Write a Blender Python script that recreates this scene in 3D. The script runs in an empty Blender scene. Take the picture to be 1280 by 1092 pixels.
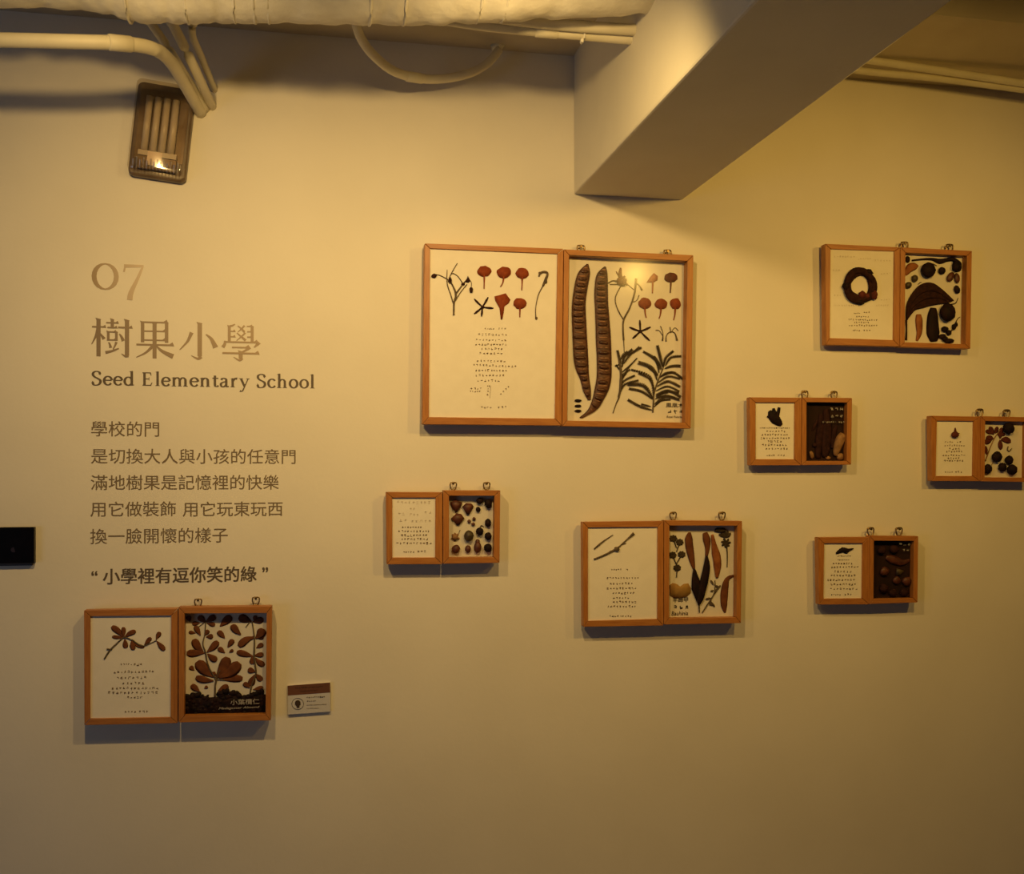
import bpy, math, random
from mathutils import Vector

SC = bpy.context.scene
COL = SC.collection
R = math.radians
# ------------------------------------------------------------------ camera, world, lights, exposure
F_PX, YAW, DIST, EYE, HORIZ = 1275.0, R(11.0), 3.0, 1.5, 590.0
cam_d = bpy.data.cameras.new('camera'); cam = bpy.data.objects.new('camera', cam_d); COL.objects.link(cam)
cam.location = (0, -DIST, EYE); cam.rotation_euler = (R(90), 0, -YAW)
cam_d.sensor_fit = 'HORIZONTAL'; cam_d.sensor_width = 36; cam_d.lens = 36 * F_PX / 1280
cam_d.shift_y = (HORIZ - 546) / 1280; cam_d.clip_start = 0.05
SC.camera = cam

FW = Vector((math.sin(YAW), math.cos(YAW), 0)); RT = Vector((math.cos(YAW), -math.sin(YAW), 0)); UP = Vector((0, 0, 1))
def P(px, py, d=0.0):
    """world point on the plane parallel to the wall, d metres in front of it, seen at photo position px, py"""
    ray = FW + RT * ((px - 640) / F_PX) + UP * ((HORIZ - py) / F_PX)
    return cam.location + ray * ((DIST - d) / ray.y)
def pxs(px, d=0.0):
    return (P(px + 1, 600, d) - P(px, 600, d)).length

world = bpy.data.worlds.new('world'); SC.world = world; world.use_nodes = True
world.node_tree.nodes['Background'].inputs[0].default_value = (0.75, 0.82, 1.0, 1)
world.node_tree.nodes['Background'].inputs[1].default_value = 0.012

def spot(name, loc, target, power, col, size=100, blend=0.9, radius=0.03):
    l = bpy.data.lights.new(name, 'SPOT'); o = bpy.data.objects.new(name, l); COL.objects.link(o)
    l.energy = power; l.color = col; l.spot_size = R(size); l.spot_blend = blend; l.shadow_soft_size = radius
    o.location = loc; o.rotation_euler = (Vector(target) - Vector(loc)).to_track_quat('-Z', 'Y').to_euler()
    return o
WARM = (1.0, 0.655, 0.23); AMBER = (1.0, 0.59, 0.12)
def wx(px): return P(px, 600).x
LZ = 2.46
spot('track_spot', (wx(215), -1.27, LZ), (wx(225), 0, 1.52), 40, WARM, 125, 1.0, 0.028)
spot('track_spot', (wx(560), -1.27, LZ), (wx(620), 0, 1.60), 41, WARM, 125, 1.0, 0.028)
spot('track_spot', (wx(960), -1.45, 2.38), (wx(980), 0, 1.6), 33, AMBER, 120, 1.0, 0.028)
spot('track_spot', (wx(1260), -1.45, 2.40), (wx(1230), 0, 1.65), 23, AMBER, 115, 1.0, 0.03)
a = bpy.data.lights.new('cool_fill', 'AREA'); ao = bpy.data.objects.new('cool_fill', a); COL.objects.link(ao)  # added cool fill for the lower left, its source is not in view
a.shape = 'RECTANGLE'; a.size = 1.6; a.size_y = 1.4; a.energy = 11; a.color = (0.55, 0.70, 1.0)
ao.location = (-3.7, -3.2, 0.9); ao.rotation_euler = (Vector((-1.0, 0, 0.4)) - ao.location).to_track_quat('-Z', 'Y').to_euler()

SC.view_settings.view_transform = 'Standard'; SC.view_settings.look = 'None'
SC.view_settings.exposure = 0.0; SC.view_settings.gamma = 1.0; SC.view_settings.use_curve_mapping = False

# ------------------------------------------------------------------ materials
def srgb(r, g, b):
    return tuple((c / 255 / 12.92 if c / 255 <= .04045 else ((c / 255 + .055) / 1.055) ** 2.4) for c in (r, g, b)) + (1,)
MATS = {}
def mat(name, col, rough=0.6, col2=None, scale=20, stretch=(1, 1, 1), bump=0.0, bscale=None, metal=0.0, spec=0.5, ramp=(0.35, 0.65), bdist=0.002):
    if name in MATS: return MATS[name]
    m = bpy.data.materials.new(name); m.use_nodes = True; nt = m.node_tree; b = nt.nodes['Principled BSDF']
    b.inputs['Base Color'].default_value = col; b.inputs['Roughness'].default_value = rough
    b.inputs['Metallic'].default_value = metal; b.inputs['Specular IOR Level'].default_value = spec
    if col2 or bump:
        tc = nt.nodes.new('ShaderNodeTexCoord'); mp = nt.nodes.new('ShaderNodeMapping')
        mp.inputs['Scale'].default_value = stretch; nt.links.new(tc.outputs['Object'], mp.inputs['Vector'])
    if col2:
        n = nt.nodes.new('ShaderNodeTexNoise'); n.inputs['Scale'].default_value = scale; n.inputs['Detail'].default_value = 4
        nt.links.new(mp.outputs[0], n.inputs['Vector'])
        cr = nt.nodes.new('ShaderNodeValToRGB'); cr.color_ramp.elements[0].color = col; cr.color_ramp.elements[1].color = col2
        cr.color_ramp.elements[0].position, cr.color_ramp.elements[1].position = ramp
        nt.links.new(n.outputs['Fac'], cr.inputs[0]); nt.links.new(cr.outputs[0], b.inputs['Base Color'])
    if bump:
        n2 = nt.nodes.new('ShaderNodeTexNoise'); n2.inputs['Scale'].default_value = bscale or scale; n2.inputs['Detail'].default_value = 5
        nt.links.new(mp.outputs[0], n2.inputs['Vector'])
        bp = nt.nodes.new('ShaderNodeBump'); bp.inputs['Strength'].default_value = bump; bp.inputs['Distance'].default_value = bdist
        nt.links.new(n2.outputs['Fac'], bp.inputs['Height']); nt.links.new(bp.outputs[0], b.inputs['Normal'])
    MATS[name] = m
    return m
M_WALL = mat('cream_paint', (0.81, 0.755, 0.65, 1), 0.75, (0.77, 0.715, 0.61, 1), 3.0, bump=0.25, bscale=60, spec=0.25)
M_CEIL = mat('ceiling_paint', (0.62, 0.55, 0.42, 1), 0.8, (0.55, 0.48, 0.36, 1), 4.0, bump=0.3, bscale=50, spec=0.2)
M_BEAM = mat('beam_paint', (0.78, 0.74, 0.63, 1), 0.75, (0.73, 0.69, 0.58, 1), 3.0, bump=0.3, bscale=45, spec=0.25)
M_FLOOR = mat('floor_concrete', (0.20, 0.17, 0.14, 1), 0.6, (0.26, 0.22, 0.18, 1), 3.0, bump=0.2, bscale=30)
M_PIPE = mat('painted_conduit', (0.74, 0.68, 0.52, 1), 0.55, (0.66, 0.60, 0.44, 1), 9.0, bump=0.2, bscale=30)
M_WRAP = mat('duct_wrap', (0.80, 0.76, 0.66, 1), 0.6, (0.70, 0.65, 0.54, 1), 12.0, bump=0.5, bscale=35, bdist=0.006)
M_WOODH = mat('oak_rail_horizontal', (0.46, 0.185, 0.042, 1), 0.45, (0.36, 0.13, 0.027, 1), 6, (3, 8, 45), bump=0.15, bscale=6, bdist=0.0006)
M_WOODV = mat('oak_rail_vertical', (0.46, 0.185, 0.042, 1), 0.45, (0.36, 0.13, 0.027, 1), 6, (45, 8, 3), bump=0.15, bscale=6, bdist=0.0006)
M_WOODB = mat('oak_panel', (0.30, 0.14, 0.05, 1), 0.6, (0.24, 0.10, 0.035, 1), 8, (20, 8, 3))
M_PAPER = mat('watercolour_paper', (0.85, 0.79, 0.68, 1), 0.85, (0.82, 0.76, 0.65, 1), 30, bump=0.25, bscale=220, bdist=0.0006, spec=0.2)
M_BACK = mat('cream_backing', (0.78, 0.72, 0.62, 1), 0.85, (0.74, 0.68, 0.58, 1), 25, spec=0.2)
M_DARKBACK = mat('dark_backing', (0.018, 0.008, 0.005, 1), 0.8, (0.030, 0.011, 0.007, 1), 25, spec=0.2)
M_INK = mat('faded_ink', (0.20, 0.13, 0.07, 1), 0.8, spec=0.1)
M_INK2 = mat('pale_pencil', (0.62, 0.53, 0.42, 1), 0.9, spec=0.1)
M_BLACKINK = mat('black_ink', (0.06, 0.04, 0.03, 1), 0.7, spec=0.1)
M_WHITEINK = mat('white_ink', (0.50, 0.46, 0.41, 1), 0.7, spec=0.1)
M_VINYL = mat('brown_vinyl', (0.185, 0.135, 0.085, 1), 0.5, spec=0.4)
M_VINYLD = mat('dark_vinyl', (0.115, 0.085, 0.060, 1), 0.5, spec=0.4)
M_BRASS = mat('aged_brass', (0.30, 0.20, 0.09, 1), 0.35, (0.20, 0.13, 0.06, 1), 60, metal=0.9)
M_PETAL = mat('dried_petal', (0.28, 0.058, 0.016, 1), 0.75, (0.21, 0.038, 0.012, 1), 90, bump=0.4, bscale=150, spec=0.2)
M_PETALP = mat('pale_petal', (0.42, 0.16, 0.085, 1), 0.75, (0.30, 0.10, 0.055, 1), 90, spec=0.2)
M_PETALD = mat('dark_petal', (0.13, 0.028, 0.018, 1), 0.75, (0.08, 0.018, 0.012, 1), 90, spec=0.2)
M_TWIG = mat('dry_twig', (0.075, 0.050, 0.028, 1), 0.8, (0.14, 0.095, 0.05, 1), 80, bump=0.4, bscale=200)
M_BARK = mat('dark_calyx', (0.022, 0.008, 0.007, 1), 0.8, (0.045, 0.016, 0.012, 1), 80, spec=0.12)
M_POD = mat('pod_shell', (0.060, 0.020, 0.009, 1), 0.55, (0.14, 0.052, 0.022, 1), 28, (1, 1, 5), bump=0.5, bscale=60)
M_RIDGE = mat('pod_ridge', (0.040, 0.010, 0.005, 1), 0.4, (0.085, 0.025, 0.010, 1), 60)
M_RIDGEL = mat('pod_ridge_pale', (0.34, 0.17, 0.09, 1), 0.4, (0.22, 0.09, 0.045, 1), 60)
M_SEED = mat('dark_seed', (0.010, 0.006, 0.006, 1), 0.7, (0.024, 0.009, 0.008, 1), 60, bump=0.5, bscale=120, spec=0.15)
M_SEEDR = mat('red_brown_seed', (0.12, 0.032, 0.014, 1), 0.5, (0.06, 0.016, 0.008, 1), 60, bump=0.5, bscale=120)
M_SEEDO = mat('olive_seed', (0.085, 0.060, 0.022, 1), 0.5, (0.04, 0.025, 0.012, 1), 60, bump=0.5, bscale=120)
M_FERN = mat('fern_leaflet', (0.030, 0.020, 0.011, 1), 0.8, (0.065, 0.042, 0.020, 1), 70, spec=0.3)
M_LEAF = mat('brown_leaf', (0.19, 0.058, 0.016, 1), 0.8, (0.12, 0.035, 0.011, 1), 50, bump=0.3, bscale=90, spec=0.3)
M_LEAFO = mat('orange_pod', (0.36, 0.125, 0.030, 1), 0.6, (0.22, 0.06, 0.016, 1), 50, bump=0.3, bscale=90, spec=0.3)
M_LEAFY = mat('yellow_leaf', (0.40, 0.23, 0.06, 1), 0.8, (0.32, 0.17, 0.045, 1), 50, spec=0.3)
M_HUSK = mat('pale_husk', (0.34, 0.18, 0.075, 1), 0.7, (0.20, 0.095, 0.035, 1), 60, bump=0.5, bscale=120)
M_BLACK = mat('black_plastic', (0.0015, 0.0015, 0.003, 1), 0.35, (0.003, 0.002, 0.004, 1), 40, spec=0.15)
M_BLUE = mat('dark_blue', (0.006, 0.003, 0.03, 1), 0.4)
M_GREYB = mat('device_shadow_grey', (0.10, 0.08, 0.07, 1), 0.6)
M_PLAQUE = mat('plaque_face', (0.62, 0.60, 0.60, 1), 0.5, (0.58, 0.56, 0.56, 1), 20)
M_PLAQUEB = mat('plaque_band', (0.16, 0.065, 0.035, 1), 0.5, (0.13, 0.05, 0.03, 1), 20)
M_HOUSE = mat('lamp_housing', (0.20, 0.145, 0.10, 1), 0.3, (0.14, 0.10, 0.065, 1), 20)
M_TUBE = mat('lamp_tube', (0.66, 0.56, 0.42, 1), 0.3, (0.60, 0.50, 0.38, 1), 20)
M_REFL = mat('lamp_reflector', (0.22, 0.15, 0.085, 1), 0.3, (0.16, 0.10, 0.055, 1), 20, metal=0.3)
M_LABEL = mat('lamp_sticker', (0.85, 0.66, 0.50, 1), 0.6)

def glass(name, tint, fac, rough=0.02):
    m = bpy.data.materials.new(name); m.use_nodes = True; nt = m.node_tree
    out = nt.nodes['Material Output']; nt.nodes.remove(nt.nodes['Principled BSDF'])
    t = nt.nodes.new('ShaderNodeBsdfTransparent'); t.inputs[0].default_value = tint
    g = nt.nodes.new('ShaderNodeBsdfGlossy'); g.inputs['Roughness'].default_value = rough
    mx = nt.nodes.new('ShaderNodeMixShader'); mx.inputs[0].default_value = fac
    nt.links.new(t.outputs[0], mx.inputs[1]); nt.links.new(g.outputs[0], mx.inputs[2]); nt.links.new(mx.outputs[0], out.inputs[0])
    return m
M_GLASS = glass('case_glass', (0.97, 0.97, 0.96, 1), 0.008, 0.16)
M_COVER = glass('clear_lamp_cover', (0.90, 0.86, 0.80, 1), 0.12, 0.12)

M_RIB = glass('bright_prism', (0.95, 0.93, 0.9, 1), 0.35, 0.25)

def gradient_mat(name, c0, c1, x0, x1):
    """print colour that runs from c0 to c1 along the lettering itself"""
    m = bpy.data.materials.new(name); m.use_nodes = True; nt = m.node_tree; b = nt.nodes['Principled BSDF']
    tc = nt.nodes.new('ShaderNodeTexCoord'); sx = nt.nodes.new('ShaderNodeSeparateXYZ'); mr = nt.nodes.new('ShaderNodeMapRange')
    mr.inputs[1].default_value = x0; mr.inputs[2].default_value = x1
    cr = nt.nodes.new('ShaderNodeValToRGB'); cr.color_ramp.elements[0].color = c0; cr.color_ramp.elements[1].color = c1
    nt.links.new(tc.outputs['Object'], sx.inputs[0]); nt.links.new(sx.outputs[0], mr.inputs[0]); nt.links.new(mr.outputs[0], cr.inputs[0])
    nt.links.new(cr.outputs[0], b.inputs['Base Color']); b.inputs['Roughness'].default_value = 0.45
    return m

# ------------------------------------------------------------------ helpers
def link(name, me, m, parent=None, smooth=False, loc=None):
    o = bpy.data.objects.new(name, me); COL.objects.link(o)
    if m: me.materials.append(m)
    if smooth: me.polygons.foreach_set('use_smooth', [True] * len(me.polygons))
    if parent: o.parent = parent
    if loc is not None: o.location = loc
    return o
ORG = Vector((0, 0, 0))       # origin of the thing being built (its children are written relative to it)
def obj(name, V, F, m, parent=None, smooth=False, label=None):
    me = bpy.data.meshes.new(name)
    base = ORG if parent else Vector((0, 0, 0))
    me.from_pydata([tuple(Vector(v) - base) for v in V], [], F); me.update()
    o = link(name, me, m, parent, smooth)
    if label: o['label'] = label
    return o
def thing(name, label, cat, loc, group=None):
    global ORG
    o = bpy.data.objects.new(name, None); COL.objects.link(o); o.location = loc; o.empty_display_size = .05
    o['label'] = label; o['category'] = cat
    if group: o['group'] = group
    ORG = Vector(loc)
    return o
def tag(o, label, cat, group=None):
    o['label'] = label; o['category'] = cat
    if group: o['group'] = group
    return o
def recenter(o):
    """move a one-mesh thing's origin to the middle of its mesh"""
    n = len(o.data.vertices); c = sum((v.co for v in o.data.vertices), Vector()) / n
    for v in o.data.vertices: v.co -= c
    o.location = c
    return o
def box(x0, x1, y0, y1, z0, z1):
    V = [(x, y, z) for x in (x0, x1) for y in (y0, y1) for z in (z0, z1)]
    Fc = [(0, 1, 3, 2), (4, 6, 7, 5), (0, 4, 5, 1), (2, 3, 7, 6), (0, 2, 6, 4), (1, 5, 7, 3)]
    return V, Fc
def merge(parts):
    V, Fc = [], []
    for v, f in parts:
        n = len(V); V += list(v); Fc += [tuple(i + n for i in q) for q in f]
    return V, Fc
def catmull(pts, n=6):
    if len(pts) < 3: n = max(n, 2)
    out = []
    for i in range(len(pts) - 1):
        p0 = pts[max(i - 1, 0)]; p1 = pts[i]; p2 = pts[i + 1]; p3 = pts[min(i + 2, len(pts) - 1)]
        for k in range(n):
            t = k / n
            out.append(tuple(0.5 * ((2 * b) + (-a_ + c) * t + (2 * a_ - 5 * b + 4 * c - d) * t * t + (-a_ + 3 * b - 3 * c + d) * t ** 3)
                             for a_, b, c, d in zip(p0, p1, p2, p3)))
    out.append(tuple(pts[-1]))
    return out
def lerp_list(ws, t):
    if len(ws) == 1: return ws[0]
    x = t * (len(ws) - 1); i = min(int(x), len(ws) - 2)
    return ws[i] + (ws[i + 1] - ws[i]) * (x - i)
def sweep(path, radii, sides=8, flat=1.0, closed=False, cap=True):
    """tube along 3D points; flat < 1 squashes it towards the wall (y axis)"""
    n = len(path); V, Fc = [], []
    for i, p in enumerate(path):
        a_ = path[(i - 1) % n] if closed else path[max(i - 1, 0)]; b = path[(i + 1) % n] if closed else path[min(i + 1, n - 1)]
        t = (Vector(b) - Vector(a_)); t = t.normalized() if t.length > 1e-9 else Vector((1, 0, 0))
        ref = Vector((0, -1, 0)) if abs(t.y) < 0.9 else Vector((0, 0, 1))
        u = t.cross(ref).normalized(); w = u.cross(t).normalized()
        r = radii[i] if isinstance(radii, list) else radii
        for k in range(sides):
            an = 2 * math.pi * k / sides
            V.append(Vector(p) + u * (r * math.cos(an)) + w * (r * flat * math.sin(an)))
    for i in range(n if closed else n - 1):
        j = (i + 1) % n
        for k in range(sides):
            k2 = (k + 1) % sides
            Fc.append((i * sides + k, i * sides + k2, j * sides + k2, j * sides + k))
    if cap and not closed:
        Fc.append(tuple(range(sides))[::-1]); Fc.append(tuple((n - 1) * sides + k for k in range(sides)))
    return V, Fc
class View:
    """a zoomed look at the photo: turns its readings into points on a real plane in front of the wall"""
    def __init__(s, ox, oy, k, d): s.ox, s.oy, s.k, s.d = ox, oy, k, d
    def px(s, x, y): return s.ox + x / s.k, s.oy + y / s.k
    def w(s, x, y, dd=0.0): a_, b = s.px(x, y); return P(a_, b, s.d + dd)
    def m(s, L, x=0): return L / s.k * pxs(s.px(x, 0)[0], s.d)
def stem(V_, pts, ws, flat=0.8, lift=0.002, n=5, sides=6):
    """twig, stalk, leaf blade or pod as a swept solid; ws = widths along it in view units"""
    if not isinstance(ws, (list, tuple)): ws = [ws]
    c = catmull(pts, n); N = len(c)
    rad = [max(V_.m(lerp_list(ws, i / (N - 1)), pts[0][0]) / 2, 0.00025) for i in range(N)]
    return sweep([V_.w(p[0], p[1], lift) for p in c], rad, sides, flat)
def leafshape(V_, x0, y0, x1, y1, w, bend=0.0, flat=0.07, lift=0.002, prof=(0.12, 0.6, 0.95, 1.0, 0.8, 0.12)):
    mx, my = (x0 + x1) / 2, (y0 + y1) / 2; dx, dy = x1 - x0, y1 - y0
    return stem(V_, [(x0, y0), (mx - dy * bend, my + dx * bend), (x1, y1)], [w * q for q in prof], flat, lift, 6)
def feather(V_, x0, y0, x1, y1, w, bend=0.0, lift=0.002):
    '''compound leaflet: a fine midrib with close pairs of tiny blades'''
    mx, my = (x0 + x1) / 2, (y0 + y1) / 2; dx, dy = x1 - x0, y1 - y0
    c = catmull([(x0, y0), (mx - dy * bend, my + dx * bend), (x1, y1)], 9); n = len(c) - 1; out = []
    for i in range(n): out.append(bar(V_, c[i], c[i + 1], w * .22, lift))
    for i in range(1, n + 1):
        f = i / n; hw = w * .62 * (.45 + .55 * min(1, f * 3)) * (1 if f < .8 else 1.35 - f * .45)
        tx, ty = c[i][0] - c[i - 1][0], c[i][1] - c[i - 1][1]; l = math.hypot(tx, ty) or 1; tx /= l; ty /= l
        for s in (-1, 1):
            q = (c[i][0] + (-ty * s * .85 + tx * .55) * hw, c[i][1] + (tx * s * .85 + ty * .55) * hw)
            out.append(bar(V_, c[i], q, l * .72, lift + .0003 + .0004 * (i % 2)))
    return merge(out)
def blob(V_, x, y, rx, ry, rot=0, h=0.6, seed=0, rough=0.06, seg=12, rings=6):
    """seed or fruit lying on the panel, slightly uneven"""
    rnd = random.Random(seed * 7 + int(x) + int(y) * 3); V, Fc = [], []
    c, s = math.cos(R(rot)), math.sin(R(rot)); RX, RY = V_.m(rx, x), V_.m(ry, x); H = min(RX, RY) * h
    base = V_.w(x, y, H * 0.8)
    for i in range(rings + 1):
        th = math.pi * i / rings
        for k in range(seg):
            ph = 2 * math.pi * k / seg
            q = 1 + rnd.uniform(-rough, rough) if 0 < i < rings else 1
            a_ = RX * math.sin(th) * math.cos(ph) * q; b = RY * math.sin(th) * math.sin(ph) * q
            V.append(base + Vector((a_ * c - b * s, -H * math.cos(th), a_ * s + b * c)))
    for i in range(rings):
        for k in range(seg):
            k2 = (k + 1) % seg
            Fc.append((i * seg + k, i * seg + k2, (i + 1) * seg + k2, (i + 1) * seg + k))
    return V, Fc
def slab(V_, pts, th=0.0015, lift=0.0003, dome=0.0008):
    """flat cut-out of real thickness with a slightly raised middle"""
    n = len(pts); cx = sum(p[0] for p in pts) / n; cy = sum(p[1] for p in pts) / n
    V = [V_.w(p[0], p[1], lift) for p in pts] + [V_.w(p[0], p[1], lift + th) for p in pts] + [V_.w(cx, cy, lift + th + dome), V_.w(cx, cy, lift)]
    Fc = []
    for i in range(n):
        j = (i + 1) % n
        Fc += [(i, j, n + j, n + i), (n + i, n + j, 2 * n), (j, i, 2 * n + 1)]
    return V, Fc
def scribble(V_, rows, seed, w=1.3, lift=0.0006):
    """rows of small handwritten strokes, too small to read: (x0, x1, y, height)"""
    rnd = random.Random(seed); parts = []
    for (x0, x1, y, h, *sk) in rows:
        slope = sk[0] if sk else 0.0
        step = h * 1.08; n = max(1, round((x1 - x0) / step)); step = (x1 - x0) / n
        for i in range(n):
            cx = x0 + (i + .5) * step; cy = y + slope * (cx - x0) + rnd.uniform(-.08, .08) * h
            a_ = h * .42; sc = rnd.uniform(.7, 1.0)
            for k in range(rnd.choice((2, 3, 3, 4))):
                if rnd.random() < .55: 
                    yy = cy + rnd.uniform(-.9, .9) * a_ * sc; p, q = (cx - a_ * sc * rnd.uniform(.5, 1), yy), (cx + a_ * sc * rnd.uniform(.5, 1), yy - rnd.uniform(0, .2) * a_)
                else:
                    xx = cx + rnd.uniform(-.7, .7) * a_ * sc; p, q = (xx, cy - a_ * sc * rnd.uniform(.5, 1)), (xx + rnd.uniform(-.4, .4) * a_, cy + a_ * sc * rnd.uniform(.5, 1))
                parts.append(bar(V_, p, q, w, lift))
    return merge(parts)
def bar(V_, p, q, w, lift):
    dx, dy = q[0] - p[0], q[1] - p[1]; L = math.hypot(dx, dy) or 1; nx, ny = -dy / L * w / 2, dx / L * w / 2
    c = [(p[0] + nx, p[1] + ny), (q[0] + nx, q[1] + ny), (q[0] - nx, q[1] - ny), (p[0] - nx, p[1] - ny)]
    V = [V_.w(x, y, lift - .0003) for x, y in c] + [V_.w(x, y, lift) for x, y in c]
    return V, [(4, 5, 6, 7), (0, 1, 5, 4), (1, 2, 6, 5), (2, 3, 7, 6), (3, 0, 4, 7)]

def write_rows(V_, rows, seed, w, m, t, name='text_line'):
    for i, r in enumerate(rows): obj(name, *scribble(V_, [r], seed * 31 + i, w), m, t)

# ------------------------------------------------------------------ lettering
def font_mesh(body, bold=0.0, res=3, spacing=1.0, shear=0.0):
    c = bpy.data.curves.new('lettering', 'FONT'); c.body = body; c.resolution_u = res; c.offset = bold
    c.space_character = spacing; c.shear = shear; c.extrude = 0.01; c.fill_mode = 'BOTH'
    o = bpy.data.objects.new('lettering', c); COL.objects.link(o)
    dg = bpy.context.evaluated_depsgraph_get(); dg.update()
    me = bpy.data.meshes.new_from_object(o.evaluated_get(dg))
    V = [v.co.copy() for v in me.vertices]; Fc = [tuple(p.vertices) for p in me.polygons]
    bpy.data.objects.remove(o); bpy.data.curves.remove(c); bpy.data.meshes.remove(me)
    return V, Fc
def fit_text(body, xl, xr, yt, yb, d=0.0, th=0.0006, bold=0.0, res=3, spacing=1.0, shear=0.0, slope=0.0):
    """real letters, stretched to the extent they have on the wall"""
    V, Fc = font_mesh(body, 0.0, res, spacing, shear)
    if bold:      # heavier weight: the same letters laid over themselves with small shifts
        V, Fc = merge([([Vector((v.x + a_ * bold, v.y + b * bold, v.z * (1 + e))) for v in V], Fc) for a_, b, e in ((-1, -.6, 0), (1, -.6, .25), (-1, .6, .5), (1, .6, .75))])
    x0, x1 = min(v.x for v in V), max(v.x for v in V); y0, y1 = min(v.y for v in V), max(v.y for v in V)
    A = P(xl, yt, d); B = P(xl, yb, d); C = P(xr, yt, d)
    out = []
    for v in V:
        fx = (v.x - x0) / (x1 - x0); fz = (v.y - y0) / (y1 - y0)
        out.append(Vector((A.x + (C.x - A.x) * fx, -d - th * (0.5 + v.z / 0.02), B.z + (A.z - B.z) * fz + slope * (C.x - A.x) * fx)))
    return out, Fc
def nib(pts, a_, b, n=6, ws=None, th=1.0):
    """broad-nib pen stroke in glyph units: a_ = width of uprights, b = width of level strokes"""
    c = catmull(pts, n) if len(pts) > 2 else [tuple(pts[0]), tuple(pts[1])]
    N = len(c); L, Rr = [], []
    for i in range(N):
        p0, p1 = c[max(i - 1, 0)], c[min(i + 1, N - 1)]; dx, dy = p1[0] - p0[0], p1[1] - p0[1]; l = math.hypot(dx, dy) or 1
        dx /= l; dy /= l
        hw = math.sqrt((a_ * dy) ** 2 + (b * dx) ** 2) / 2
        if ws: hw *= lerp_list(ws, i / (N - 1))
        L.append((c[i][0] - dy * hw, c[i][1] + dx * hw)); Rr.append((c[i][0] + dy * hw, c[i][1] - dx * hw))
    polys = [[L[i], L[i + 1], Rr[i + 1], Rr[i]] for i in range(N - 1)]
    return polys
def glyph_mesh(polys, fx, fz, d=0.0, th=0.0006):
    V, Fc = [], []
    for qi, q in enumerate(polys):
        n = len(V); k = len(q); th = 0.0005 + 0.00002 * (qi % 40)
        for (x, y) in q: V.append(Vector((fx(x), -d, fz(y))))
        for (x, y) in q: V.append(Vector((fx(x), -d - th, fz(y))))
        Fc.append(tuple(n + k + i for i in range(k)))
        for i in range(k): j = (i + 1) % k; Fc.append((n + i, n + j, n + k + j, n + k + i))
    return V, Fc

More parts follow.
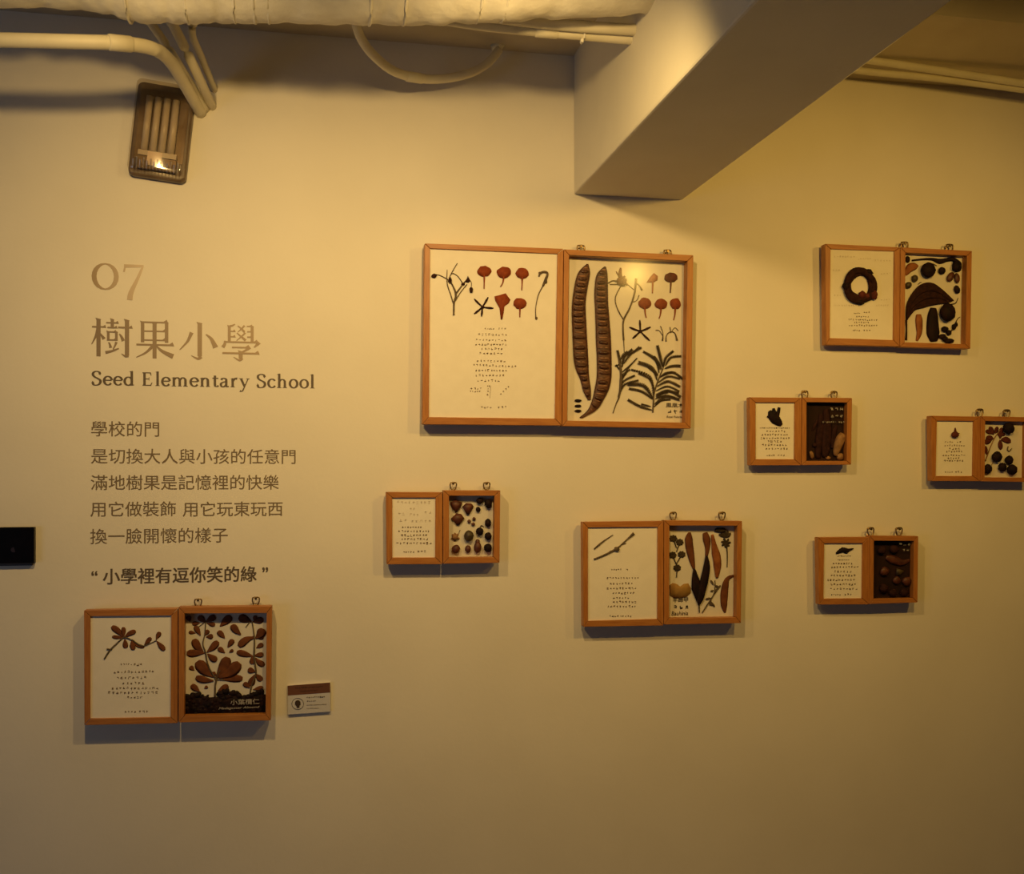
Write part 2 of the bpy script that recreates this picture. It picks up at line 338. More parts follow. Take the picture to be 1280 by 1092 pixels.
# serif latin: x-height .46, capital .68, ascender .72; (advance, strokes); a thick .085, thin .03
TK, TN = 0.125, 0.055
def sf(x, y, w=0.11): return [[(x - w, y), (x + w, y), (x + w, y + .028), (x - w, y + .028)]] if y < .3 else [[(x - w, y - .028), (x + w, y - .028), (x + w, y), (x - w, y)]]
def ell(cx, cy, rx, ry, a0=0, a1=360, n=20):
    return [(cx + rx * math.cos(R(a0 + (a1 - a0) * i / n)), cy + ry * math.sin(R(a0 + (a1 - a0) * i / n))) for i in range(n + 1)]
def nb(pts, ws=None, n=4, tk=TK, tn=TN): return nib(pts, tk, tn, n, ws)
def flag(x, y): return [[(x - .12, y - .045), (x + .03, y), (x + .03, y - .06), (x - .03, y - .06)]]
def L_stem(x, h): return nb([(x, 0), (x, h)]) + sf(x, 0)
GL = {
 'o': (.52, nb(ell(.26, .23, .195, .215), n=1)),
 'c': (.45, nb(ell(.25, .23, .19, .215, 40, 325), n=1) + [[(.34, .36), (.42, .36), (.43, .41), (.36, .43)]]),
 'e': (.47, nb(ell(.25, .23, .19, .215, 8, 325), n=1) + nb([(.07, .25), (.43, .25)])),
 'l': (.28, L_stem(.14, .73) + flag(.14, .745)),
 'd': (.56, nb(ell(.25, .22, .185, .205, 20, 340), n=1) + nb([(.42, .0), (.42, .73)]) + flag(.42, .745) + [[(.42, 0), (.53, .02), (.53, .045), (.42, .045)]]),
 'h': (.60, L_stem(.14, .73) + flag(.14, .745) + nb([(.16, .34), (.24, .42), (.34, .43), (.42, .36), (.435, .26), (.435, 0)]) + sf(.435, 0)),
 'n': (.60, L_stem(.14, .44) + flag(.14, .47) + nb([(.16, .34), (.24, .42), (.34, .43), (.42, .36), (.435, .26), (.435, 0)]) + sf(.435, 0)),
 'm': (.89, L_stem(.14, .44) + flag(.14, .47) + nb([(.16, .34), (.24, .42), (.34, .43), (.42, .36), (.435, .26), (.435, 0)]) + sf(.435, 0, .09)
       + nb([(.46, .34), (.54, .42), (.63, .43), (.71, .36), (.725, .26), (.725, 0)]) + sf(.725, 0)),
 't': (.36, nb([(.16, .58), (.16, .12), (.20, .03), (.27, .02), (.34, .07)]) + nb([(.03, .44), (.33, .44)])),
 'a': (.50, nb([(.09, .36), (.14, .43), (.24, .445), (.33, .40), (.345, .30), (.345, .08), (.39, .02), (.47, .04)]) + nb([(.34, .28), (.18, .24), (.08, .17), (.08, .07), (.16, .01), (.26, .04), (.34, .12)])),
 'r': (.44, L_stem(.14, .44) + flag(.14, .47) + nb([(.16, .32), (.22, .40), (.29, .44), (.37, .43)], [1, 1, 1.6, 2.2])),
 'y': (.54, nb([(.09, .44), (.28, .04)]) + nb([(.46, .44), (.28, .04), (.20, -.14), (.12, -.21), (.04, -.18)], [.5, .5, .6, .8, 1.4]) + sf(.09, .46, .10) + sf(.45, .46, .09)),
 'S': (.55, nb([(.44, .54), (.42, .63), (.32, .68), (.20, .67), (.11, .60), (.11, .49), (.20, .40), (.34, .33), (.45, .25), (.46, .13), (.38, .03), (.25, -.005), (.13, .02), (.08, .15)], n=4)
        + [[(.42, .50), (.465, .50), (.45, .68), (.42, .68)], [(.06, .0), (.09, .0), (.10, .20), (.06, .20)]]),
 'E': (.64, nb([(.16, 0), (.16, .68)]) + [[(.06, 0), (.50, 0), (.50, .05), (.06, .05)], [(.06, .63), (.48, .63), (.48, .68), (.06, .68)], [(.16, .325), (.38, .325), (.38, .375), (.16, .375)],
        [(.49, 0), (.56, .17), (.52, .17), (.44, .03)], [(.48, .68), (.51, .52), (.47, .52), (.42, .66)], [(.37, .27), (.40, .27), (.40, .43), (.37, .43)]]),
 ' ': (.26, []),
}
def serif_words(text, xl, xr, ybl, cap_px, track=0.035):
    words, x = [[]], 0
    for ch in text:
        adv, g = GL[ch]
        if ch == ' ': words.append([])
        words[-1] += [[(px + x, py) for px, py in q] for q in g]; x += adv + track
    A, C = P(xl, ybl), P(xr, ybl); s = (P(xl, ybl - cap_px).z - A.z) / 0.68
    xs = [p[0] for w in words for q in w for p in q]; lo, hi = min(xs), max(xs)
    return [glyph_mesh(w, lambda u: A.x + (C.x - A.x) * (u - lo) / (hi - lo), lambda v: A.z + v * s) for w in words]

def cj(*strokes):
    """Ming-style strokes on a 100 grid, y down"""
    out = []
    for s in strokes:
        k, v = s[0], s[1:]
        if k == 'h':
            x0, y, x1 = v[:3]; w = (v[3] if len(v) > 3 else 3.0) * 1.5
            out.append([(x0, y - w / 2), (x1, y - w / 2), (x1, y + w / 2), (x0, y + w / 2)])
            t = 5.5 if x1 - x0 > 35 else 3.5
            out.append([(x1 - t * 1.9, y - w / 2), (x1 - t * .5, y - w / 2 - t), (x1 + t * .3, y + w / 2), (x1 - t, y + w / 2)])
        elif k == 'v':
            x, y0, y1 = v[:3]; w = (v[3] if len(v) > 3 else 8) * 1.3
            out.append([(x - w * .75, y0 - 1), (x + w * .6, y0 + 2.5), (x + w / 2, y0 + 5), (x - w / 2, y0 + 5)])
            out.append([(x - w / 2, y0 + 4), (x + w / 2, y0 + 4), (x + w / 2, y1), (x - w / 2, y1)])
        elif k == 'p':      # tapered: points, start width, end width
            pts, w0, w1 = v; w0 *= 1.3; w1 *= 1.3; out += nib(pts, 1, 1, 5, [w0, (w0 + w1) / 2, w1])
    return out
CJ = {
 '樹': cj(('h', 1, 24, 35), ('v', 17, 2, 98), ('p', [(16, 27), (10, 48), (0, 68)], 7, 1.5), ('p', [(19, 38), (25, 46), (31, 54)], 1.5, 7),
          ('h', 36, 13, 66, 2.6), ('v', 51, 2, 25, 6), ('h', 39, 25, 63, 2.6), ('v', 41, 33, 58, 5), ('v', 61, 33, 58, 5), ('h', 41, 36, 61, 2.4), ('h', 41, 56, 61, 2.4),
          ('p', [(42, 62), (45, 68), (47, 76)], 2, 6), ('p', [(61, 61), (58, 69), (53, 80)], 5, 2), ('p', [(34, 88), (50, 84), (67, 77)], 6, 2.5),
          ('h', 65, 24, 100, 3), ('v', 87, 3, 95, 8), ('p', [(90, 94), (83, 96), (73, 90)], 7, 1), ('p', [(68, 40), (73, 47), (78, 58)], 2, 7)),
 '果': cj(('v', 17, 3, 58, 7), ('v', 79, 3, 58, 7), ('h', 17, 6, 82, 3), ('h', 17, 29, 79, 2.6), ('h', 17, 52, 79, 2.6), ('v', 48, 6, 99, 8), ('h', 1, 64, 97, 3.2),
          ('p', [(45, 65), (26, 84), (1, 97)], 7, 1.5), ('p', [(51, 65), (68, 80), (96, 93)], 2, 10)),
 '小': cj(('v', 54, 3, 92, 9), ('p', [(57, 92), (49, 98), (32, 90)], 9, 1), ('p', [(33, 30), (22, 54), (2, 76)], 8, 1.5), ('p', [(70, 34), (84, 46), (95, 68)], 2, 11)),
 '學': cj(('v', 19, 8, 50, 6), ('p', [(20, 11), (27, 9), (34, 5)], 5, 2.5), ('h', 20, 24, 35, 2.4), ('h', 20, 38, 35, 2.4), ('v', 79, 7, 50, 6), ('h', 65, 10, 80, 2.4), ('h', 66, 24, 80, 2.4), ('h', 66, 38, 80, 2.4),
          ('p', [(41, 9), (50, 16), (59, 25)], 2, 5), ('p', [(59, 8), (50, 18), (41, 26)], 4, 1.5), ('p', [(39, 28), (50, 37), (62, 47)], 2, 5.5), ('p', [(61, 27), (50, 38), (38, 48)], 4, 1.5),
          ('h', 7, 52, 94, 3), ('p', [(8, 49), (7, 58), (2, 66)], 4, 7), ('p', [(97, 51), (91, 58), (84, 65)], 9, 2),
          ('h', 26, 66, 72, 3), ('p', [(74, 65), (62, 73), (50, 79)], 6, 3), ('v', 49, 74, 94, 8), ('p', [(52, 93), (45, 99), (30, 91)], 8, 1), ('h', 1, 81, 97, 3.2)),
}

# ------------------------------------------------------------------ the room
WL, WR = -4.5, 6.0
ZS = P(715, 70).z                      # underside of the low ceiling strip along the wall
ZC = ZS + 0.28
def struct(name, V, Fc, m):
    o = obj(name, V, Fc, m); o['kind'] = 'structure'; return recenter(o)
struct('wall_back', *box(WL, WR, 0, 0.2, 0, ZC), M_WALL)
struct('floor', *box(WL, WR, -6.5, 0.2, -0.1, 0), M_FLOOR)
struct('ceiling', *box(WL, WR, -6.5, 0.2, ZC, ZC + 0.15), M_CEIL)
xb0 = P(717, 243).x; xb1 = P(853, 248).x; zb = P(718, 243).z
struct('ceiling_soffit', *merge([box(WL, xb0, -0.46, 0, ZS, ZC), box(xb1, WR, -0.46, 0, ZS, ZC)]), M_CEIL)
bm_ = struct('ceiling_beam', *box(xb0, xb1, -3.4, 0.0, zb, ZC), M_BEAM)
bv = bm_.modifiers.new('soft_edge', 'BEVEL'); bv.width = 0.006; bv.segments = 2
struct('wall_left', *box(WL - .2, WL, -6.5, 0.2, 0, ZC), M_WALL)
struct('wall_right', *box(WR, WR + .2, -6.5, 0.2, 0, ZC), M_WALL)

# ------------------------------------------------------------------ duct, conduits, hose
def wpath(pts, n=6):
    return catmull([tuple(P(a_, b, d)) for a_, b, d in pts], n)
def pipe(name, label, pts, rad, group=None, m=M_PIPE, sides=12, cat='pipe', joints=(), n=6):
    global ORG
    path = wpath(pts, n); mid = Vector(path[len(path) // 2])
    t = thing(name, label, cat, mid, group)
    obj('tube', *sweep(path, rad, sides), m, t, True)
    for j in joints:
        i = min(int(j * (len(path) - 1)), len(path) - 2); a_, b = Vector(path[i]), Vector(path[i + 1]); u = (b - a_).normalized()
        r0 = rad[i] if isinstance(rad, list) else rad
        obj('coupling', *sweep([a_ - u * .028, a_ - u * .026, a_ + u * .026, a_ + u * .028], [r0 * 1.02, r0 * 1.14, r0 * 1.14, r0 * 1.02], sides), m, t, True)
    return t
# wrapped duct that runs under the ceiling and into the side of the beam
rnd = random.Random(5)
spine = [(-160, 8, .50), (60, 8, .50), (190, 14, .53), (300, 25, .59), (480, 28, .65), (650, 23, .70), (842, 12, .72)]
cen = catmull([tuple(P(a_, b, d) + Vector((0, 0, (.085 if a_ > 200 else .062)))) for a_, b, d in spine], 28)
cen = [c for c in cen if c[0] < xb0 + 0.04]
N = len(cen); V, Fc = [], []; SD = 28
ph = [rnd.uniform(0, 6.28) for _ in range(6)]
for i, c in enumerate(cen):
    f = i / N
    r0 = 0.062 + (0.085 - 0.062) * min(1, max(0, (f - .22) / .1))
    for k in range(SD):
        an = 2 * math.pi * k / SD
        wr = 0.0018 * math.sin(3 * an + f * 55 + ph[0]) * math.sin(f * 80 + ph[1]) + 0.0012 * math.sin(7 * an + f * 190 + ph[2]) + rnd.uniform(-.0006, .0006)
        crease = -0.004 * (abs(math.sin(f * 31 + ph[3] + .25 * math.sin(2 * an))) ** 30)
        rr = r0 + wr + crease
        V.append(Vector((c[0], c[1] - rr * math.cos(an), c[2] + rr * math.sin(an))))
for i in range(N - 1):
    for k in range(SD):
        k2 = (k + 1) % SD; Fc.append((i * SD + k, i * SD + k2, (i + 1) * SD + k2, (i + 1) * SD + k))
duct = thing('wrapped_duct', 'long pale tape-wrapped duct running under the ceiling into the beam', 'duct', cen[N // 2])
obj('wrapping', V, Fc, M_WRAP, duct, True)
for f in (.30, .415, .505, .525, .548, .66, .70, .80, .83):
    i = int(f * N); c = Vector(cen[i]); r0 = 0.0850
    tl = rnd.uniform(-.05, .05)
    pts = [c + Vector((tl * .08 * math.sin(2 * math.pi * k / 24), -r0 * math.cos(2 * math.pi * k / 24), r0 * math.sin(2 * math.pi * k / 24))) for k in range(24)]
    obj('tape_band', *sweep(pts, 0.0032, 6, closed=True), M_WRAP, duct, True)

# pair of conduits below the duct, entering the side of the beam
pipe('conduit', 'upper short conduit under the wrapped duct, entering the beam', [(560, 14, .60), (690, 30, .60), (803, 38, .60)], .0135, 'conduits entering the beam')
cl = pipe('conduit', 'lower pale conduit under the duct with a cable tie, entering the beam', [(520, 17, .57), (600, 30, .57), (700, 40, .57), (801, 49, .57)], .0150, 'conduits entering the beam', joints=(.62,))
c0 = P(728, 41.5, .57)
obj('cable_tie', *sweep([c0 + Vector((0.001 * math.sin(k), -.021 * math.cos(k / 16 * 6.283), .024 * math.sin(k / 16 * 6.283))) for k in range(16)], 0.0022, 6, closed=True), M_WRAP, cl, True)
obj('tie_head', *sweep([c0 + Vector((-.004, -.016, -.020)), c0 + Vector((-.006, -.018, -.030))], 0.0045, 8), M_WRAP, cl, True)

# bundle that drops from the ceiling to the wall above the lamp
G = 'conduits dropping to the wall above the emergency lamp'
pipe('conduit', 'long level conduit at far left bending down to the wall', [(-120, 49, .48), (0, 50, .48), (90, 52, .48), (150, 54, .46), (192, 61, .40), (214, 78, .29), (232, 107, .15), (251, 141, .0)], .0165, G, joints=(.44,))
pipe('conduit', 'thick conduit behind the bend of the level one, running up left', [(163, -12, .35), (184, 22, .33), (207, 55, .27), (238, 104, .12), (257, 137, 0)], .011, G)
pipe('conduit', 'straight conduit right of the bend, joining the bundle at the wall', [(192, -20, .37), (213, 24, .35), (240, 78, .24), (265, 133, 0)], .0125, G, joints=(.3,))
pipe('conduit', 'thin outer conduit of the bundle with a kink near the duct', [(262, 8, .34), (246, 22, .32), (240, 42, .27), (252, 72, .17), (268, 112, 0)], .0095, G)
# looping hose
hs = pipe('flexible_hose', 'pale flexible hose hanging in a loop below the wrapped duct', [(443, 18, .36), (450, 45, .30), (468, 70, .24), (497, 91, .16), (540, 99, .10), (582, 93, .08), (608, 80, .07), (624, 62, .06)], .0125, cat='hose', joints=(.50,))
obj('putty_plug', *blob(View(0, 0, 1, .02), 622, 58, 9, 5, 10, 1.4, 3, .16), M_PIPE, hs, True)
# conduits right of the beam
G = 'conduits along the wall right of the beam'
pipe('conduit', 'upper conduit along the wall right of the beam', [(1050, 70, .17), (1120, 80, .17), (1200, 92, .17), (1330, 112, .17)], .0115, G)
pipe('conduit', 'lower conduit along the wall right of the beam, crossing below', [(1040, 84, .13), (1100, 91, .13), (1180, 99, .14), (1330, 119, .15)], .0105, G)

# ------------------------------------------------------------------ emergency lamp
o_ = P(203.5, 168); ang = R(-6.2)
lamp = thing('emergency_light', 'tilted clear-covered emergency lamp with four pale tubes below the pipes', 'lamp', o_)
def LM(u, v, w):   # local frame of the tilted lamp in metres: right, up, out
    c, s = math.cos(ang), math.sin(ang)
    return Vector((o_.x + u * c - v * s, -w, o_.z + u * s + v * c))
def rounded(u0, u1, v0, v1, w0, w1, r, inset=0.006, n=5):
    ring = []
    for cx, cy, a0 in ((u1 - r, v1 - r, 0), (u0 + r, v1 - r, 90), (u0 + r, v0 + r, 180), (u1 - r, v0 + r, 270)):
        for i in range(n + 1): an = R(a0 + 90 * i / n); ring.append((cx + r * math.cos(an), cy + r * math.sin(an)))
    mu, mv = (u0 + u1) / 2, (v0 + v1) / 2; k = len(ring); V, Fc = [], []
    lev = [(w0, 0), (w1 - inset, 0), (w1 - inset * .3, inset * .4), (w1, inset)]
    for w, ins in lev:
        for x, y in ring:
            V.append(LM(x - ins * (1 if x > mu else -1), y - ins * (1 if y > mv else -1), w))
    for l in range(len(lev) - 1):
        for i in range(k): j = (i + 1) % k; Fc.append((l * k + i, l * k + j, (l + 1) * k + j, (l + 1) * k + i))
    Fc.append(tuple((len(lev) - 1) * k + i for i in range(k)))
    Fc.append(tuple(range(k))[::-1])
    return V, Fc
def lbox(u0, u1, v0, v1, w0, w1):
    V = [LM(u, v, w) for u in (u0, u1) for v in (v0, v1) for w in (w0, w1)]
    return V, box(0, 1, 0, 1, 0, 1)[1]
hw, hh = 0.077, 0.132
obj('housing', *rounded(-hw, hw, -hh, hh, 0.0, 0.022, .016), M_HOUSE, lamp, True)
obj('reflector', *lbox(-hw + .012, hw - .012, -hh + .05, hh - .02, .022, .024), M_REFL, lamp)
for i in range(4):
    u = -.038 + i * .0235
    tb = obj('lamp_tube', *sweep([LM(u, -.062, .036), LM(u, .088, .036)], .0095, 12), M_TUBE, lamp, True)
    obj('tube_cap', *sweep([LM(u, .086, .036), LM(u, .092, .036)], .0088, 12), M_REFL, tb)
obj('lamp_holder', *lbox(-.052, .050, -.078, -.064, .022, .046), M_TUBE, lamp)
obj('sticker', *lbox(-.026, .012, -.104, -.066, .046, .0475), M_LABEL, lamp)
obj('battery_case', *lbox(-.050, .050, -.112, -.078, .022, .040), M_REFL, lamp)
obj('clear_cover', *rounded(-hw + .003, hw - .003, -hh + .003, hh - .003, 0.020, 0.062, .015, .010), M_COVER, lamp, True)
for i in range(14):
    u = -.058 + i * .009
    obj('prism_rib', *sweep([LM(u, -.120, .058), LM(u, -.090 if i % 2 else -.097, .0635)], [.0022, .0026], 5), M_RIB, lamp)

# ------------------------------------------------------------------ black device at the left edge
dev = thing('black_wall_device', 'black rectangular device on the wall at the left picture edge', 'screen', P(10, 682))
def px_box(x0, y0, x1, y1, d0, d1):
    A, B = P(x0, y0, d1), P(x1, y1, d1)
    return box(A.x, B.x, -d1, -d0, B.z, A.z)
dd = obj('casing', *px_box(-48, 659.5, 42.5, 703.5, .0, .020), M_BLACK, dev)
b_ = dd.modifiers.new('b', 'BEVEL'); b_.width = .0015; b_.segments = 2
obj('shadow_plate', *px_box(-44, 662, 40, 706.5, -.001, .006), M_GREYB, dev)  # grey plate whose lower edge stands in for the shadow under the casing
obj('blue_dot', *sweep([P(17, 687, .0195), P(17, 687, .0206)], .007, 16), M_BLUE, dev)  # small dark blue dot on the casing front

# ------------------------------------------------------------------ lettering on the wall
def decal(name, label, V, Fc, m):
    o = obj(name, V, Fc, m); tag(o, label, 'lettering'); return recenter(o)
A07, B07 = P(115, 361.5), P(179.5, 361.5); s07 = (P(115, 328.4).z - A07.z)
def f07x(x): return A07.x + (B07.x - A07.x) * x
zero = nib([(.255 + .215 * math.cos(R(a_)), .5 + .48 * math.sin(R(a_))) for a_ in range(0, 361, 18)], .095, .055, 1)
seven = [[(.62, .86), (1.0, .90), (1.0, .99), (.62, .99)], [(.60, .70), (.635, .70), (.66, .90), (.63, .97)]] + nib([(.985, .93), (.88, .45), (.76, -.05), (.73, -.36)], .11, .08, 5, [.35, .6, .9, 1.0])
M_07 = gradient_mat('foil_numeral', (0.30, 0.21, 0.12, 1), (0.66, 0.53, 0.40, 1), -.085, .10)
decal('numeral_lettering', 'fading brown serif numerals 07 above the title on the wall',
      *glyph_mesh(zero + seven, f07x, lambda y: A07.z + s07 * y), M_07)
M_TITLE = gradient_mat('foil_title', (0.22, 0.16, 0.11, 1), (0.40, 0.29, 0.18, 1), -.26, .25)
tt = thing('title_lettering', 'large fading serif Chinese title on the wall under the numerals', 'lettering', P(220, 424))
for ch, x0, x1, y0, y1 in (('樹', 60, 270, 356, 562), ('果', 289, 489, 366, 568), ('小', 510, 710, 368, 570), ('學', 733, 930, 372, 574)):
    polys = [[(100 + (x0 + (x1 - x0) * u / 100) / 4.129, 310 + (y0 - (x0 - 60) * .014 + (y1 - y0) * v / 100) / 4.129) for u, v in q] for q in CJ[ch]]
    o = obj('title_character', *glyph_mesh([[(P(u, 424).x, P(114.5, v).z) for u, v in q] for q in polys], lambda x: x, lambda y: y), None, tt)
    x_off = (P(100 + (x0 + x1) / 2 / 4.129, 424).x - P(220, 424).x)
    o.data.materials.append(M_TITLE)
et = thing('english_title_lettering', 'brown serif English line Seed Elementary School below the Chinese title', 'lettering', P(254, 476))
for word in serif_words('Seed Elementary School', 114.3, 393, 481.0, 17.0): obj('title_word', *word, M_VINYLD, et)
poem = thing('poem_lettering', 'five lines of small brown Chinese poem in the middle of the wall text', 'lettering', P(240, 605))
for body, xl, xr, yt, yb in (('學校的門', 114.0, 199.0, 526.0, 545.2), ('是切換大人與小孩的任意門', 113.8, 369.5, 560.2, 579.3), ('滿地樹果是記憶裡的快樂', 113.6, 348.5, 593.4, 612.4),
                             ('用它做裝飾 用它玩東玩西', 113.0, 353.3, 626.8, 645.8), ('換一臉開懷的樣子', 112.8, 284.8, 660.6, 680.0)):
    if ' ' in body:
        a_, b = body.split(' ')
        v = merge([fit_text(a_, 113.0, 219.8, yt, yb, bold=.004), fit_text(b, 228.4, 353.3, yt + .1, yb - .2, bold=.004)])
    else: v = fit_text(body, xl, xr, yt, yb, bold=.004)
    obj('text_line', *v, M_VINYL, poem)
q = merge([fit_text('小學裡有逗你笑的綠', 128.6, 320.8, 710.4, 730.4, bold=.017), fit_text('“', 114.2, 121.8, 713.5, 719.5, bold=.02), fit_text('”', 327.8, 335.2, 708.8, 715.2, bold=.02)])
decal('quote_lettering', 'bold dark quoted Chinese line lowest in the wall text, above a case', *q, M_VINYLD)

# ------------------------------------------------------------------ small plaque
pl = thing('caption_plaque', 'small white caption plaque with brown top band and round emblem', 'sign', P(386, 874))
def qbox(c, d0, d1):
    """c = TL, TR, BR, BL photo positions on the front plane"""
    fr = [P(x, y, d1) for x, y in c]; bk = [Vector((p.x, -d0, p.z)) for p in fr]
    return fr + bk, [(0, 3, 2, 1), (4, 5, 6, 7), (0, 1, 5, 4), (1, 2, 6, 5), (2, 3, 7, 6), (3, 0, 4, 7)]
obj('plate', *qbox([(359.5, 857), (412.6, 853), (412.9, 889), (360, 892.8)], .0, .009), M_PLAQUE, pl)
obj('band', *qbox([(359.5, 856.8), (412.6, 852.8), (412.7, 865.2), (359.8, 869)], .0085, .0096), M_PLAQUEB, pl, label='brown band across the top')
VP_ = View(350, 840, 16, .0096)
ring = [VP_.w(355 + 118 * math.cos(R(a_)), 630 + 112 * math.sin(R(a_)), .0002) for a_ in range(0, 360, 15)]
em = obj('emblem', *sweep(ring, .00055, 5, closed=True), M_BLACKINK, pl)
obj('emblem_head', *slab(VP_, [(300, 600), (315, 570), (350, 555), (385, 560), (408, 590), (412, 640), (392, 665), (388, 710), (340, 712), (325, 670), (300, 645)], .0004, .0002, .0001), M_BLACKINK, em)
write_rows(VP_, [(530, 900, 500, 34, -.03), (535, 725, 575, 34, -.03)], 4, 9, M_BLACKINK, pl, 'text_line')
write_rows(VP_, [(530, 930, 655, 18, -.04), (535, 780, 722, 18, -.03)], 5, 6, M_INK, pl, 'text_line')
write_rows(VP_, [(300, 860, 315, 34, -.06), (400, 760, 380, 18, -.06)], 6, 7, M_BLACKINK, pl, 'text_line')

# ------------------------------------------------------------------ twin display cases
GAP = 0.016
def ringrails(outer, inner, d0, d1, dp, parent):
    """four mitred rails: outer and inner corner lists TL TR BR BL as world points on the front plane"""
    for i in range(4):
        j = (i + 1) % 4
        a_, b, c, d = outer[i], outer[j], inner[j], inner[i]
        e = 0.0006; mv = (b - a_).normalized() * e      # hairline mitre
        pts = [a_ + mv, b - mv, c - mv, d + mv]
        fr = [Vector((p.x, -d1, p.z)) for p in pts]; bk = [Vector((p.x, -d0, p.z)) for p in pts]
        r = obj('rail', fr + bk, [(0, 3, 2, 1), (4, 5, 6, 7), (0, 1, 5, 4), (1, 2, 6, 5), (2, 3, 7, 6), (3, 0, 4, 7)], M_WOODH if i % 2 == 0 else M_WOODV, parent)
        bb = r.modifiers.new('b', 'BEVEL'); bb.width = .0009; bb.segments = 2
def make_case(label, L, Li, Rr, Ri, depth, hooks, dark=False, dL=None, hook_hidden=False):
    dR = GAP + depth; dL = dR - 0.002
    cx = (L[0][0] + Rr[1][0]) / 2; cy = (L[3][1] + Rr[2][1]) / 2
    t = thing('display_case', label, 'picture frame', P(cx, cy, GAP), 'hinged pairs of wooden specimen frames')
    ol = [P(x, y, dL) for x, y in L]; il = [P(x, y, dL) for x, y in Li]
    orr = [P(x, y, dR) for x, y in Rr]; ir = [P(x, y, dR) for x, y in Ri]
    fl = obj('page_backboard', [Vector((p.x, -dd_, p.z)) for dd_ in (GAP + .003, GAP + .006) for p in il], [(0, 1, 2, 3), (4, 7, 6, 5), (0, 4, 5, 1), (1, 5, 6, 2), (2, 6, 7, 3), (3, 7, 4, 0)], M_WOODB, t)
    ringrails(ol, il, GAP, dL, 0, fl)
    dp = dL - 0.006
    pap = obj('paper_page', [Vector((p.x, -dd_, p.z)) for dd_ in (GAP + .006, dp) for p in il], [(0, 1, 2, 3), (4, 7, 6, 5), (0, 4, 5, 1), (1, 5, 6, 2), (2, 6, 7, 3), (3, 7, 4, 0)], M_PAPER, t)
    fr_ = obj('specimen_backing', [Vector((p.x, -dd_, p.z)) for dd_ in (GAP + .002, GAP + .005) for p in ir], [(0, 1, 2, 3), (4, 7, 6, 5), (0, 4, 5, 1), (1, 5, 6, 2), (2, 6, 7, 3), (3, 7, 4, 0)], M_DARKBACK if dark else M_BACK, t)
    ringrails(orr, ir, GAP, dR, 0, fr_)
    gz = dR - 0.0045
    obj('glass_pane', [Vector((p.x, -dd_, p.z)) for dd_ in (gz - .0015, gz) for p in ir], [(4, 7, 6, 5)], M_GLASS, t)
    zc = (ol[0].z + ol[3].z) / 2
    for zf in (.28, .72):       # hinge knuckles hidden in the joint between the two boxes
        z = ol[1].z + (ol[2].z - ol[1].z) * zf
        x = (ol[1].x + orr[0].x) / 2
        obj('hinge', *sweep([Vector((x, -dL + .004, z - .012)), Vector((x, -dL + .004, z + .012))], .0018, 8), M_BRASS, t)
    for hx, hy, ls in hooks:
        s = pxs(hx, .02) * ls; c = P(hx, hy, .020)
        pts = [c + Vector((x * s, 0.0, z * s)) for x, z in ((-3.4, 3.6), (0, 4.1), (3.4, 3.6), (3.9, 0.5), (2.4, -4.2), (0, -4.8), (-2.4, -4.2), (-3.9, 0.5))]
        pts = [Vector(p) for p in catmull([tuple(p) for p in pts + [pts[0]]], 3)[:-1]]
        h = obj('hanging_ring', *sweep(pts, s * .85, 6, closed=True), M_BRASS, t, True)
        obj('nail', *sweep([c + Vector((0, .022, 2.6 * s)), c + Vector((0, -.004, 2.6 * s)), c + Vector((0, -.0045, 2.6 * s)), c + Vector((0, -.006, 2.6 * s))], [s * .7, s * .7, s * 1.5, s * 1.3], 8), M_BRASS, h)
    t['dL'] = dp; t['dR'] = GAP + .005
    return t, dp, GAP + .005
def parts(V_, t, name, m, items, label=None):
    for it in items: obj(name, *it, m, t, True, label)
def petal(V_, x, y, rx, ry, ex, ey, seed=1):
    rn = random.Random(seed + int(x))
    pts = []
    for k in range(18):
        a_ = 2 * math.pi * k / 18; q_ = 1 + rn.uniform(-.07, .07)
        px_, py_ = x + rx * math.cos(a_) * q_, y - ry * math.sin(a_) * q_
        pts.append((px_, py_))
    return merge([slab(V_, pts), stem(V_, [(x, y + ry * .7), ((x + ex) / 2 + (x - ex) * .2, (y + ry + ey) / 2), (ex, ey)], [17, 10, 9], .5)])
def star(V_, x, y, tips, w):
    return merge([stem(V_, [(x, y), ((x + a_) / 2, (y + b) / 2 + 2), (a_, b)], [w * .8, w * .8, w * 1.1, w * .5], .6) for a_, b in tips] + [blob(V_, x, y, w * .8, w * .8, 0, .6, 2)])

# ---- A: the big case
A, dl, dr = make_case('largest wooden case with red petals and two long dark seed pods',
    [(531, 304), (704.3, 310.8), (702, 531.6), (528, 530)], [(537.5, 310.3), (697, 317), (693.8, 523), (536, 521)],
    [(705.2, 311.5), (866.8, 318.8), (863.5, 535.4), (702.9, 532.2)], [(711.5, 318.5), (859.5, 326), (856.5, 528), (709, 525.5)], .036,
    [(726, 311.5, 1.15), (834.3, 317.5, 1.15)])
v = View(520, 290, 6.737, dl)
parts(v, A, 'petal', M_PETAL, [petal(v, 575, 330, 60, 46, 573, 478), petal(v, 740, 340, 63, 48, 712, 460), petal(v, 895, 348, 57, 47, 890, 490), petal(v, 875, 600, 55, 48, 874, 716),
      merge([slab(v, [(660, 540), (705, 530), (755, 514), (795, 570), (780, 600), (745, 625), (738, 680), (728, 735), (714, 735), (703, 640), (668, 580)])])])
obj('calyx_star', *star(v, 560, 630, [(490, 562), (608, 548), (652, 640), (552, 710), (490, 688)], 17), M_BARK, A, True)
